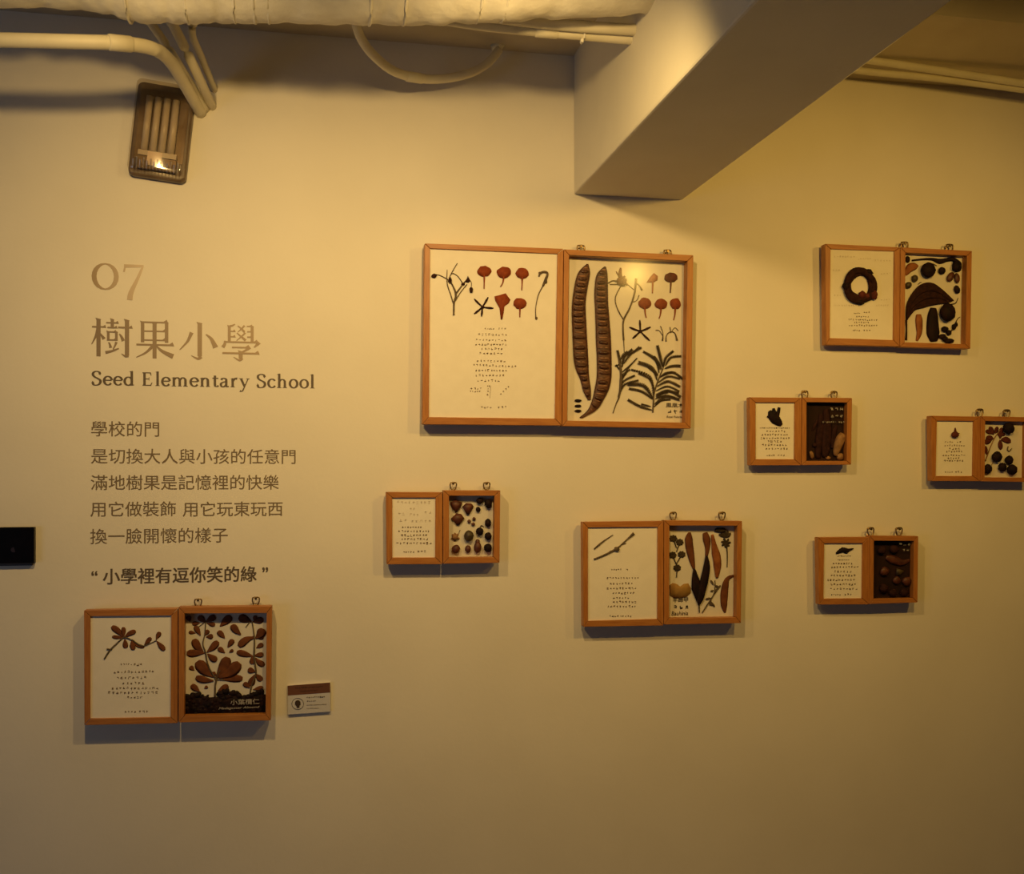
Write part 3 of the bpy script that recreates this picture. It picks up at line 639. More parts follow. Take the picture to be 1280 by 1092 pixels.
obj('pressed_twig', *merge([stem(v, [(318, 700), (320, 600), (335, 520), (290, 420), (215, 370), (165, 355)], [15, 15, 17, 11, 7, 6]),
    stem(v, [(318, 610), (290, 520), (262, 430), (262, 315)], [10, 9, 8, 5]), stem(v, [(335, 520), (395, 440), (435, 390)], [14, 11, 8]), stem(v, [(330, 580), (380, 500), (430, 440)], [9, 8, 7]),
    stem(v, [(395, 435), (350, 370), (300, 350), (270, 420)], [9, 7, 8, 8]), stem(v, [(296, 350), (325, 300), (348, 262)], [8, 7, 6]), stem(v, [(440, 395), (465, 420), (466, 460)], [7, 5, 5]),
    stem(v, [(285, 380), (290, 430)], [18, 26])]), M_TWIG, A, True)
parts(v, A, 'flower_bud', M_BARK, [blob(v, 152, 368, 24, 18, 20, .7), blob(v, 465, 487, 15, 26, 0, .7), slab(v, [(415, 418), (438, 368), (458, 412), (440, 425)], .003), blob(v, 396, 438, 16, 12, 0, .7), blob(v, 288, 408, 14, 26, 0, .7)])
obj('stamen', *merge([stem(v, [(1010, 730), (1008, 640), (1030, 530), (1068, 455)], [10, 7, 8, 9]), stem(v, [(1068, 455), (1092, 400), (1108, 350), (1085, 335), (1048, 345), (1035, 375)], [16, 24, 17, 20, 18, 12]), blob(v, 1013, 725, 11, 13, 0, .5),
    blob(v, 1092, 418, 14, 16, 0, .6), blob(v, 1045, 345, 14, 12, 0, .6)]), M_TWIG, A, True)
v2 = View(520, 395, 6.737, dl)
write_rows(v2, [(575, 660, 105, 15), (685, 765, 103, 22), (518, 770, 156, 25), (500, 765, 198, 24, .03), (495, 770, 240, 24), (545, 738, 275, 26), (528, 735, 312, 26, .03),
    (505, 760, 374, 25, .03), (475, 850, 410, 24, .035), (497, 770, 457, 24), (494, 750, 498, 26), (510, 712, 545, 25), (595, 625, 590, 18), (595, 618, 612, 18), (595, 618, 632, 18), (592, 612, 658, 24),
    (540, 640, 770, 25), (680, 772, 767, 28)], 11, 3.6, M_INK, A, 'text_line')
write_rows(v2, [(455, 560, 612, 22, -.05), (450, 545, 632, 18), (705, 790, 665, 20, -.95)], 12, 3.2, M_INK, A)
obj('text_rule', *bar(v2, (630, 585), (622, 690), 2.5, .0006), M_INK, A)
# right side
v = View(695, 290, 6.737, dr)
def pod(V_, left, right, name, t, gap=24, seed=1):
    """flat woody pod between two edge lines, with a raised rib for every seed"""
    l = catmull(left, 6); r0 = catmull(right, 6); n = len(l) - 1; r = []
    for i, p in enumerate(l):        # partner points straight across the pod
        y = r0[0][1] + (r0[-1][1] - r0[0][1]) * (p[1] - l[0][1]) / (l[-1][1] - l[0][1])
        y += (38 if p[1] > 1380 else 0) * math.sin(math.pi * min(1, max(0, (p[1] - 1380) / 180)))
        j = min(range(len(r0) - 1), key=lambda q: abs((r0[q][1] + r0[q + 1][1]) / 2 - y)); a_, b = r0[j], r0[j + 1]
        t_ = min(1, max(0, (y - a_[1]) / ((b[1] - a_[1]) or 1))); r.append((a_[0] + (b[0] - a_[0]) * t_, a_[1] + (b[1] - a_[1]) * t_))
    r[-1] = r0[-1]
    V, Fc = [], []; K = 7
    for i in range(n + 1):
        f = i / n; a_, b = l[i], r[min(int(f * (len(r) - 1) + .5), len(r) - 1)]
        wdt = math.hypot(b[0] - a_[0], b[1] - a_[1])
        for k in range(K):
            g = k / (K - 1); z = .0015 + V_.m(wdt) * .16 * math.sin(math.pi * g) + (.0015 if k in (0, K - 1) else 0)
            V.append(V_.w(a_[0] + (b[0] - a_[0]) * g, a_[1] + (b[1] - a_[1]) * g, z))
    for i in range(n):
        for k in range(K - 1): Fc.append((i * K + k, i * K + k + 1, (i + 1) * K + k + 1, (i + 1) * K + k))
    o = obj(name, V, Fc, M_POD, t, True)
    sd = o.modifiers.new('thick', 'SOLIDIFY'); sd.thickness = .0012; sd.offset = 1
    edge = merge([sweep([V_.w(p[0], p[1], .003) for p in e], V_.m(6) / 2, 5) for e in (l, r)])
    obj('pod_rim', *edge, M_RIDGE, o, True)
    rn = random.Random(seed); i = 3
    tot = 0; last = l[0]; k = 0
    for i in range(2, n - 1):
        a_, b = l[i], r[min(int(i / n * (len(r) - 1) + .5), len(r) - 1)]
        mid = ((a_[0] + b[0]) / 2, (a_[1] + b[1]) / 2)
        tot += math.hypot(mid[0] - last[0], mid[1] - last[1]) if i > 2 else gap; last = mid
        w_ = math.hypot(b[0] - a_[0], b[1] - a_[1])
        if tot >= gap and w_ > 45:
            tot = 0; k += 1; an = -math.degrees(math.atan2(b[1] - a_[1], b[0] - a_[0]))
            H = V_.m(w_) * .16
            vv = View(V_.ox, V_.oy, V_.k, V_.d + H * .75 + .001)
            dark_ = k % 2 == 0
            obj('seed_ridge', *blob(vv, mid[0] + rn.uniform(-3, 3), mid[1], w_ * (.40 if dark_ else .37) * rn.uniform(.85, 1.05), (15 if dark_ else 6) * rn.uniform(.8, 1.2), an + rn.uniform(-5, 5), .55, k, .1, 10, 5),
                M_RIDGE if dark_ else M_RIDGEL, o, True, None if dark_ else 'pale rib between seeds')
    return o
def z4(pts): return [(x, y + 808.4) for x, y in pts]     # readings of the lower zoom carried into the upper one
pod(v, [(262, 268), (185, 350), (150, 500), (135, 650), (138, 800)] + z4([(143, 120), (150, 250), (168, 345), (205, 430), (232, 530), (272, 606)]),
    [(270, 268), (285, 345), (268, 450), (251, 560), (248, 650), (255, 800)] + z4([(262, 120), (270, 260), (276, 400), (292, 520), (290, 604)]), 'seed_pod', A, 23, 1)
pod(v, [(410, 290), (345, 360), (325, 500), (330, 650), (335, 800)] + z4([(338, 120), (345, 250), (345, 400), (330, 500), (308, 600), (270, 690), (200, 752)]),
    [(418, 290), (432, 360), (435, 480), (437, 600), (447, 720), (458, 860)] + z4([(463, 160), (466, 300), (464, 420), (445, 510), (400, 600), (340, 688), (215, 758)]), 'seed_pod', A, 23, 2)
parts(v, A, 'seed', M_SEED, [blob(v, 185, 808 + y, 30, 12, 0, .8) for y in (610, 655, 697)])
parts(v, A, 'petal', M_PETAL, [petal(v, 748, 600, 53, 48, 760, 722), petal(v, 885, 605, 55, 45, 868, 728), petal(v, 1005, 602, 47, 48, 990, 742)])
obj('petal', *petal(v, 968, 382, 56, 42, 962, 512), M_PETALD, A, True, 'dark brown petal')
obj('petal', *merge([slab(v, [(762, 425), (795, 375), (825, 343), (858, 370), (855, 405), (820, 425)]), stem(v, [(815, 420), (812, 515)], [16, 9], .5)]), M_PETALP, A, True, 'pale triangular petal')
obj('calyx_star', *star(v, 710, 835, [(706, 740), (798, 798), (790, 914), (645, 895), (618, 800)], 17), M_BARK, A, True)
obj('pressed_twig', *merge([stem(v, [(570, 910), (565, 830), (570, 740), (620, 640), (660, 520), (675, 390)], [15, 13, 14, 13, 14, 20]), stem(v, [(570, 740), (515, 640), (500, 550), (545, 455)], [10, 9, 8, 10]),
    stem(v, [(655, 485), (620, 455), (590, 430)], [8, 7, 9]), stem(v, [(680, 430), (705, 455), (725, 490)], [8, 10, 17]), stem(v, [(640, 590), (680, 575), (700, 530)], [6, 5, 8]),
    stem(v, [(440, 430), (480, 410), (540, 420)], [12, 11, 16]), stem(v, [(455, 440), (510, 440), (560, 435)], [9, 9, 12]), stem(v, [(570, 910), (575, 1010)], [8, 5])]), M_TWIG, A, True)
obj('dried_flower', *merge([blob(v, 555, 415, 40, 36, 0, .6, 3, .25), stem(v, [(545, 300), (540, 360), (560, 420)], [14, 34, 40], .5), stem(v, [(505, 330), (530, 370)], [6, 16]), stem(v, [(580, 370), (560, 410), (605, 445)], [14, 30, 12])]), M_PETALD, A, True)
obj('fine_stamens', *merge([stem(v, [(897, 915), (900, 850), (880, 790)], [13, 6, 7]), stem(v, [(897, 870), (870, 830), (840, 826)], [5, 5, 7]), stem(v, [(927, 920), (930, 870), (962, 840), (1000, 850), (1020, 912)], [11, 7, 9, 8, 18]),
    stem(v, [(968, 850), (960, 800)], [6, 10]), stem(v, [(970, 845), (1000, 805), (1030, 830)], [5, 6, 6])]), M_TWIG, A, True)
v = View(695, 410, 6.737, dr)
st = [stem(v, [(480, 715), (505, 640), (530, 580), (545, 480), (545, 350), (515, 200)], [7, 9, 14, 24, 22, 8]), stem(v, [(815, 710), (820, 640), (828, 540), (868, 420), (905, 330)], [12, 14, 13, 12, 10])]
obj('fern_stem', *merge(st), M_TWIG, A, True)
LF = [(545, 300, 500, 320, 14, 0), (548, 260, 600, 200, 26, -.1), (556, 330, 640, 180, 24, -.15), (570, 300, 715, 165, 22, -.1), (600, 230, 700, 160, 20, .05), (545, 380, 640, 300, 14, 0), (560, 420, 680, 255, 13, -.05), (548, 300, 518, 190, 24, 0), (545, 360, 505, 310, 16, 0),
      (540, 500, 620, 350, 18, -.2), (530, 560, 660, 400, 20, -.2), (520, 580, 690, 440, 20, -.2), (545, 480, 590, 380, 18, -.1),
      (828, 520, 700, 380, 24, .18), (820, 570, 640, 350, 20, .28), (815, 590, 610, 470, 34, .22), (815, 600, 620, 510, 26, .1), (810, 690, 610, 605, 26, -.05), (800, 660, 720, 640, 18, 0),
      (860, 400, 700, 290, 36, .12), (850, 440, 780, 330, 24, .15), (868, 380, 740, 200, 24, .2), (880, 350, 765, 215, 18, .1), (900, 330, 855, 150, 28, 0), (890, 350, 830, 240, 20, .05),
      (905, 330, 985, 195, 24, -.15), (920, 320, 1050, 235, 22, -.22), (915, 340, 1045, 318, 26, -.08), (880, 410, 1070, 430, 24, -.25), (870, 420, 1000, 375, 22, -.15), (860, 460, 1040, 425, 20, -.2), (850, 490, 1040, 490, 24, -.22),
      (840, 530, 1035, 530, 20, -.2), (840, 560, 1045, 575, 26, -.2), (835, 600, 1030, 545, 24, -.2), (830, 640, 1035, 600, 28, -.22), (825, 665, 960, 600, 20, -.15), (850, 590, 1000, 590, 24, -.14), (840, 575, 940, 540, 22, -.1)]
for i, (x0, y0, x1, y1, w, b) in enumerate(LF):
    obj('fern_leaflet', *feather(v, x0, y0, x1, y1, w * .85, b, .0015 + .0006 * (i % 4)), M_FERN, A)
t1 = merge([fit_text('鳳凰木', *v.px(925, 0)[:1], v.px(1075, 0)[0], v.px(0, 628)[1], v.px(0, 668)[1], d=dr, th=.0005, bold=.01, res=2),
            fit_text('Royal Poinciana', v.px(930, 0)[0], v.px(1078, 0)[0], v.px(0, 737)[1], v.px(0, 762)[1], d=dr, th=.0005, bold=.01, res=2, shear=.3), scribble(v, [(930, 1078, 700, 46)], 33, 6)])
obj('handwriting', *t1, M_BLACKINK, A)

# ---- B: top right case
B, dl, dr = make_case('wooden case at upper right with dark twig wreath on its page',
    [(1031.6, 304.5), (1125, 309), (1124.6, 432.6), (1032.6, 430.6)], [(1038.4, 311), (1118.4, 313.8), (1117, 424.8), (1037.2, 422.3)],
    [(1125.8, 308.8), (1215, 313.5), (1213, 435.8), (1125.3, 433.2)], [(1132, 315.5), (1209, 319.5), (1207, 430), (1131, 427.5)], .030,
    [(1130.5, 307.5, 1.1), (1186.8, 310.5, 1.1)])
v = View(1015, 295, 7.045, dl)
rn = random.Random(3); wr = []
for turn in range(7):
    o1, o2, rr = rn.uniform(0, 360), rn.uniform(0, 360), rn.uniform(.83, 1.05)
    pts = []
    for a_ in range(0, 380, 20):
        ex = 1 + .05 * math.sin(R(a_ * 3 + o2)); pts.append((425 + 121 * rr * ex * math.cos(R(a_ + o1)), 435 + 132 * rr * ex * math.sin(R(a_ + o1))))
    wr.append(stem(v, pts, [48, 56, 40, 50], .6, .003 + .001 * turn, 2))
for k in range(34):
    a_ = R(rn.uniform(0, 360)); q_ = rn.uniform(1.0, 1.2); x, y = 425 + 125 * q_ * math.cos(a_), 437 + 135 * q_ * math.sin(a_)
    wr.append(stem(v, [(425 + 118 * math.cos(a_), 437 + 125 * math.sin(a_)), (x, y)], [20, 7], .7, .004))
obj('twig_wreath', *merge(wr), M_BARK, B, True)
parts(v, B, 'wreath_flower', M_PETALD, [blob(v, 440, 515, 32, 30, 20, .9, 4, .25), blob(v, 545, 520, 30, 38, 0, .9, 5, .2), blob(v, 480, 530, 30, 24, 0, .9, 6, .25)])
parts(v, B, 'wreath_flower', M_SEED, [blob(v, 300, 440, 30, 34, 0, .9, 7, .25), blob(v, 420, 580, 40, 24, 0, .9, 8, .25), blob(v, 500, 320, 38, 26, -30, .9, 9, .25)])
write_rows(v, [(365, 425, 680, 12), (450, 515, 672, 18), (385, 505, 708, 18), (315, 580, 735, 19, .02), (365, 505, 760, 19), (320, 580, 787, 20), (355, 425, 830, 17), (450, 520, 830, 22)], 21, 3.8, M_INK, B, 'text_line')
write_rows(v, [(190, 380, 180, 22), (400, 520, 200, 20), (540, 700, 215, 26), (180, 250, 300, 22), (600, 700, 330, 22), (190, 260, 520, 22), (600, 690, 560, 22), (190, 420, 610, 20), (560, 680, 610, 20)], 22, 2.2, M_INK2, B, 'pencil_line')
v = View(1115, 295, 7.045, dr)
parts(v, B, 'seed', M_SEED, [blob(v, 320, 300, 62, 64, 0, .6, 1), blob(v, 440, 305, 30, 30, 0, .7, 2), blob(v, 138, 205, 20, 28, 10, .7, 3), blob(v, 490, 672, 68, 74, 0, .6, 4), blob(v, 572, 470, 25, 34, 20, .7, 5)])
parts(v, B, 'seed', M_SEEDO, [blob(v, 200, 372, 28, 29, 0, .7, 6), blob(v, 145, 432, 31, 26, 30, .7, 7)])
parts(v, B, 'seed', M_SEEDR, [blob(v, 515, 360, 28, 46, -35, .6, 8), blob(v, 572, 370, 25, 40, 5, .6, 9)])
obj('curved_seed', *stem(v, [(395, 262), (360, 245), (340, 250)], [6, 10, 12], .8), M_TWIG, B, True)
obj('orange_husk', *leafshape(v, 122, 345, 232, 262, 70, -.22, .25), M_LEAFO, B, True)
obj('knotted_twig', *merge([stem(v, [(175, 215), (260, 205), (350, 203), (420, 222), (490, 208), (540, 205), (575, 240)], [14, 16, 22, 44, 32, 36, 46]), stem(v, [(540, 205), (590, 240), (590, 290), (560, 300)], [30, 40, 40, 28]), blob(v, 565, 270, 36, 44, 0, .8, 2, .2)]), M_SEED, B, True)
# fan of long dark fibres
fan = []
rn = random.Random(9)
for k in range(15):
    f = k / 14
    y_top = 425 + f * 165
    fan.append(stem(v, [(128 + f * 14 + rn.uniform(-6, 6), 745 - f * 20 - rn.uniform(0, 20)), (140 + f * 60, 590 + f * 55), (235 + f * 40, y_top + 28), (340 + f * 20, y_top - 3 + f * 8), (430 + f * 15, 470 + f * 115), (545 - f * 60, 568 + f * 26)],
                [8, 19, 26, 26, 20, 6], .5, .003 + .0007 * (k % 5)))
obj('fibre_fan', *merge(fan), M_BARK, B, True)
obj('fibre_fan', *merge([stem(v, [(125, 740), (128, 830), (124, 915)], [20, 14, 22], .6), stem(v, [(230, 425), (250, 408), (262, 410)], [5, 6, 4], .6), stem(v, [(520, 600), (560, 590), (582, 545)], [8, 8, 6], .6)]), M_BARK, B, True)
obj('seed_pod', *stem(v, [(235, 688), (238, 760), (240, 850), (218, 922)], [40, 66, 60, 42, 18], .3), M_LEAFO, B, True, 'orange brown pod')
obj('seed_pod', *stem(v, [(365, 632), (358, 720), (360, 830), (370, 928)], [50, 92, 108, 118, 60], .3), M_SEED, B, True, 'broad black pod')
parts(v, B, 'berry', M_SEED, [blob(v, x, y, a_, b, 0, .8, i, .12) for i, (x, y, a_, b) in enumerate([(465, 820, 30, 24), (500, 850, 24, 22), (445, 885, 32, 22), (500, 922, 46, 20), (545, 800, 18, 26), (565, 780, 14, 20), (465, 905, 28, 22)])])
obj('berry_stalk', *stem(v, [(500, 860), (540, 810), (575, 735), (600, 712)], [12, 14, 8, 6]), M_TWIG, B, True)

# ---- C: dark case right of centre
C_, dl, dr = make_case('small dark-backed case right of the big one, white writing and pale husk',
    [(937, 496.3), (1002, 497), (1001.5, 581.3), (937.8, 581.4)], [(944.6, 502.8), (993.8, 503), (993.3, 573.7), (944.6, 573.7)],
    [(1002.8, 496.6), (1065.2, 497.2), (1064, 580.6), (1002.3, 581.2)], [(1008.2, 502.4), (1059.3, 503), (1058.6, 575.8), (1008.2, 575.8)], .026,
    [(1005.8, 493, 1), (1042.3, 493.7, 1)], dark=True)
v = View(920, 480, 8, dl)
obj('seed_husk', *merge([stem(v, [(335, 265), (370, 325), (420, 375), (455, 410)], [26, 90, 100, 70, 30], .5), stem(v, [(432, 232), (420, 290), (400, 330)], [28, 36, 60], .5), stem(v, [(375, 240), (385, 300)], [22, 60], .5), stem(v, [(310, 325), (370, 330)], [14, 60], .5)]), M_SEED, C_, True)
write_rows(v, [(235, 540, 438, 17), (300, 500, 472, 26), (250, 520, 505, 26), (240, 545, 540, 26), (310, 465, 573, 27), (255, 515, 608, 27), (290, 525, 645, 26), (300, 390, 712, 22), (415, 490, 712, 24)], 31, 4.6, M_INK, C_, 'text_line')
v = View(920, 480, 8, dr)
obj('pale_husk', *stem(v, [(1075, 500), (1040, 570), (1010, 650), (995, 715)], [70, 105, 90, 70, 36], .5, .006), M_HUSK, C_, True)
parts(v, C_, 'seed_husk', M_HUSK, [blob(v, 1040, 725, 34, 34, 0, .6, 3, .2), blob(v, 755, 705, 22, 34, 20, .6, 4, .25), blob(v, 920, 735, 26, 16, 0, .6, 5, .2)])
parts(v, C_, 'long_pod', M_BARK, [stem(v, [(820, 350), (790, 410), (765, 465)], [14, 34, 12], .5), stem(v, [(850, 300), (845, 420), (830, 560), (820, 740)], [40, 70, 80, 50], .4)])
parts(v, C_, 'long_pod', M_BARK, [stem(v, [(900, 250), (910, 400), (905, 560), (890, 730)], [50, 100, 110, 60], .4), stem(v, [(1000, 420), (975, 520), (965, 640)], [30, 60, 40], .4), blob(v, 790, 610, 26, 20, 0, .6, 8, .2), blob(v, 920, 650, 24, 26, 0, .6, 9, .2)])
obj('handwriting', *scribble(v, [(930, 1080, 250, 42), (940, 1080, 318, 42), (860, 1005, 377, 20), (1020, 1090, 378, 22)], 34, 6.5, .012), M_WHITEINK, C_)

# ---- D: right edge case
D_, dl, dr = make_case('small case at the right picture edge with tiny cone on its page',
    [(1164, 519.4), (1225.6, 520.6), (1225, 601.2), (1165, 601)], [(1171.3, 525.7), (1217.2, 526.2), (1216.2, 594.7), (1169.8, 594.6)],
    [(1226.2, 519.9), (1290, 521.4), (1288.5, 602.3), (1225.6, 601.4)], [(1231.6, 525.8), (1284, 527), (1283, 596.8), (1231, 596.3)], .028,
    [(1224.7, 515.8, 1), (1258.4, 516.8, 1)])
v = View(1140, 500, 9.1, dl)
obj('small_cone', *merge([blob(v, 490, 392, 44, 32, 0, .8, 2, .1), stem(v, [(492, 385), (492, 312)], [50, 8], .6), stem(v, [(500, 395), (540, 375)], [20, 6], .6), stem(v, [(480, 395), (448, 378)], [20, 6], .6)]), M_PETALD, D_, True)
write_rows(v, [(370, 470, 478, 22), (505, 565, 478, 24), (365, 605, 517, 26), (415, 550, 552, 28), (380, 580, 585, 27), (340, 610, 627, 28), (400, 545, 660, 26), (360, 590, 690, 28), (370, 470, 818, 22), (485, 575, 816, 28)], 41, 5, M_INK, D_, 'text_line')
v = View(1140, 500, 9.1, dr)
LV = [(930, 395, 880, 300, 60, 0), (905, 385, 835, 350, 46, .1), (945, 380, 975, 300, 46, 0), (920, 430, 835, 500, 66, .1), (930, 440, 840, 430, 50, .1), (850, 620, 835, 520, 40, 0), (1000, 440, 1020, 310, 56, 0), (1010, 450, 1125, 480, 66, -.12), (1000, 450, 1010, 565, 56, 0), (1010, 430, 975, 350, 40, 0), (1010, 400, 1060, 380, 40, 0)]
parts(v, D_, 'pressed_leaf', M_PETALD, [leafshape(v, x0, y0, x1, y1, w, b, .05, .0010 + .0004 * (i % 3)) for i, (x0, y0, x1, y1, w, b) in enumerate(LV)])
obj('leaf_stalk', *merge([stem(v, [(835, 690), (890, 540), (940, 430), (1000, 340)], [16, 12, 12, 10]), stem(v, [(905, 740), (960, 600)], [7, 6])]), M_HUSK, D_, True)
parts(v, D_, 'round_fruit', M_SEED, [blob(v, x, y, r, r, 0, .7, i, .09) for i, (x, y, r) in enumerate([(965, 645, 56), (860, 782, 48), (1030, 762, 46), (1105, 680, 46), (1140, 790, 54), (1100, 320, 60)])])
obj('coiled_tendril', *stem(v, [(1095, 525), (1085, 560), (1105, 582), (1125, 560), (1135, 548)], [12, 14, 13, 11, 8]), M_TWIG, D_, True)

# ---- E: small case, many seeds
E_, dl, dr = make_case('small case left of centre holding scattered brown and black seeds',
    [(482.6, 614.7), (553, 614.9), (553.2, 704.9), (483.4, 705.1)], [(490.3, 621.8), (544.4, 621.8), (544, 696.6), (490.4, 696.6)],
    [(554, 612.6), (625.4, 612.7), (624.5, 703.2), (554, 704.4)], [(561.4, 619.3), (618.2, 619.5), (617.3, 696), (561.3, 696.6)], .030,
    [(566.6, 607, 1), (608.3, 607, 1)])
v = View(465, 595, 7.314, dl)
write_rows(v, [(270, 460, 466, 22), (235, 535, 503, 26), (260, 510, 540, 26), (262, 515, 575, 27), (218, 550, 612, 27), (280, 390, 692, 22), (410, 500, 688, 26)], 51, 4.6, M_INK, E_, 'text_line')
write_rows(v, [(220, 540, 240, 32), (340, 400, 300, 30), (235, 300, 340, 36), (340, 430, 350, 26), (470, 550, 330, 34), (240, 330, 400, 36), (350, 550, 410, 34)], 52, 3.6, M_INK2, E_, 'pencil_line')
v = View(465, 595, 7.314, dr)
parts(v, E_, 'seed_husk', M_SEEDR, [slab(v, [(725, 385), (770, 340), (815, 345), (845, 385), (800, 445), (775, 445)], .006, dome=.004), slab(v, [(825, 280), (860, 245), (910, 250), (930, 275), (890, 350), (865, 350)], .006, dome=.004),
      slab(v, [(715, 240), (760, 215), (825, 240), (815, 275), (780, 328), (755, 325), (735, 290)], .006, dome=.004)])
parts(v, E_, 'seed', M_SEEDR, [blob(v, 768, 665, 38, 40, 0, .8, 1), blob(v, 877, 665, 28, 36, 0, .8, 2), blob(v, 965, 650, 36, 52, 0, .8, 3), blob(v, 933, 390, 16, 17, 0, .8, 6), blob(v, 888, 413, 16, 18, 0, .8, 7), blob(v, 925, 438, 17, 17, 0, .8, 8), blob(v, 965, 600, 22, 26, 0, .8, 9)])
parts(v, E_, 'seed', M_SEED, [blob(v, 985, 505, 36, 38, 0, .8, 1), blob(v, 1060, 425, 30, 38, 0, .8, 2), blob(v, 1062, 548, 32, 36, 0, .8, 3), blob(v, 1060, 655, 38, 40, 0, .8, 4), blob(v, 970, 303, 22, 26, 0, .8, 5), blob(v, 985, 225, 34, 30, 0, .8, 6), blob(v, 1062, 250, 34, 46, 10, .8, 7)])
obj('seed', *blob(v, 885, 545, 44, 50, 0, .8, 1), M_SEEDO, E_, True)
obj('flower_husk', *merge([blob(v, 760, 560, 26, 26, 0, .6, 3, .3)] + [leafshape(v, 762, 565, 762 + 42 * math.cos(a_), 560 + 46 * math.sin(a_), 24, 0, .3) for a_ in (-2.4, -1.7, -.9, .2, 2.9)]), M_HUSK, E_, True)
obj('seed_stalk', *merge([stem(v, [(985, 475), (1000, 450), (1020, 462)], [10, 8, 6]), stem(v, [(805, 490), (790, 530)], [5, 4])]), M_TWIG, E_, True)

# ---- F: centre-bottom case
F_, dl, dr = make_case('mid-sized lower centre case with two crossed pods and yellow leaf',
    [(728.6, 652.2), (829.4, 651), (829.2, 781.6), (729.4, 783.2)], [(735, 659), (822.3, 658.4), (822, 773.4), (735, 775.8)],
    [(830.4, 650.2), (927.7, 651), (926.2, 778.6), (830.1, 780.4)], [(836.8, 656.6), (921.8, 656.9), (920.6, 771.4), (836.4, 772.6)], .030,
    [(841.3, 644.4, 1), (902.4, 644.4, 1)])
v = View(710, 635, 6.616, dl)
obj('pressed_twig', *stem(v, [(215, 338), (290, 275), (372, 220)], [10, 15, 9, 6]), M_TWIG, F_, True)
obj('pressed_twig', *merge([stem(v, [(215, 422), (300, 388), (400, 335), (470, 275), (545, 208)], [14, 15, 18, 12, 12, 26]), blob(v, 405, 338, 22, 20, 0, .6, 3, .2), stem(v, [(445, 300), (480, 290)], [9, 5]), stem(v, [(340, 365), (355, 350)], [9, 5])]), M_TWIG, F_, True)
write_rows(v, [(355, 445, 507, 17), (475, 500, 506, 26), (315, 590, 577, 21), (340, 540, 625, 22, -.02), (315, 570, 662, 23), (362, 555, 703, 23, -.02), (370, 510, 742, 20), (365, 570, 775, 23), (320, 570, 812, 24), (338, 530, 893, 20)], 61, 4, M_INK, F_, 'text_line')
v = View(820, 635, 6.24, dr)
parts(v, F_, 'seed_pod', M_LEAF, [stem(v, [(262, 188), (256, 260), (275, 380), (298, 480)], [18, 62, 62, 44, 14], .25), stem(v, [(382, 190), (398, 260), (400, 320), (390, 400)], [36, 62, 46, 30, 12], .25)])
parts(v, F_, 'seed_pod', M_SEED, [stem(v, [(298, 470), (308, 560), (325, 660), (335, 745), (338, 815)], [12, 52, 86, 50, 10, 7], .25, .004), stem(v, [(394, 370), (395, 460), (372, 580), (345, 700), (335, 750)], [16, 54, 66, 56, 16], .25, .006)])
obj('seed_pod', *stem(v, [(438, 205), (455, 300), (478, 420), (475, 545)], [20, 36, 66, 60, 18], .25), M_LEAFO, F_, True, 'orange pod')
obj('seed_pod', *stem(v, [(605, 525), (555, 555), (535, 640), (530, 740), (538, 815)], [14, 30, 52, 60, 50, 10], .25), M_LEAF, F_, True)
fl = []
for cx, cy in ((135, 235), (185, 265), (130, 365), (200, 360), (165, 465)):
    for a_ in range(0, 360, 45): fl.append(leafshape(v, cx, cy, cx + 32 * math.cos(R(a_ + cx)), cy + 28 * math.sin(R(a_ + cx)), 20, 0, .25))
    obj('dried_flower', *merge(fl + [stem(v, [(cx, cy), (160, cy + 75)], [10, 7])]), M_FERN, F_, True); fl = []
obj('dried_flower', *merge([leafshape(v, 540, 230, 540 + 55 * math.cos(R(a_)), 225 + 55 * math.sin(R(a_)), 24, .1, .25) for a_ in range(200, 350, 30)] + [leafshape(v, 545, 270, 545 + 40 * math.cos(R(a_)), 270 + 40 * math.sin(R(a_)), 18, .1, .25) for a_ in range(-60, 260, 50)]
      + [stem(v, [(548, 270), (556, 360), (555, 460)], [12, 9, 7]), blob(v, 500, 170, 44, 20, 0, .5, 3, .25)]), M_FERN, F_, True)
obj('two_lobed_leaf', *slab(v, [(105, 600), (130, 582), (165, 592), (188, 610), (215, 590), (250, 585), (272, 620), (272, 660), (240, 690), (190, 702), (140, 700), (108, 680)], .0012), M_LEAFY, F_, True)
obj('flowering_twig', *merge([stem(v, [(360, 815), (405, 745), (455, 660), (460, 560)], [9, 10, 9, 7])] + [leafshape(v, x0, y0, x1, y1, 18, 0, .3) for x0, y0, x1, y1 in ((415, 720, 460, 770), (430, 700, 385, 710), (440, 690, 490, 610), (450, 600, 425, 560), (455, 600, 495, 620), (415, 735, 440, 760), (450, 640, 425, 650), (470, 640, 505, 600), (430, 715, 420, 760))]), M_TWIG, F_, True)
obj('handwriting', *merge([fit_text('羊蹄甲', v.px(130, 0)[0], v.px(250, 0)[0], v.px(0, 695)[1], v.px(0, 735)[1], d=dr, th=.0005, bold=.02, res=2),
    fit_text('Bauhinia', v.px(120, 0)[0], v.px(250, 0)[0], v.px(0, 805)[1], v.px(0, 838)[1], d=dr, th=.0005, bold=.01, res=2, shear=.2), scribble(v, [(130, 262, 770, 38)], 63, 7)]), M_BLACKINK, F_)

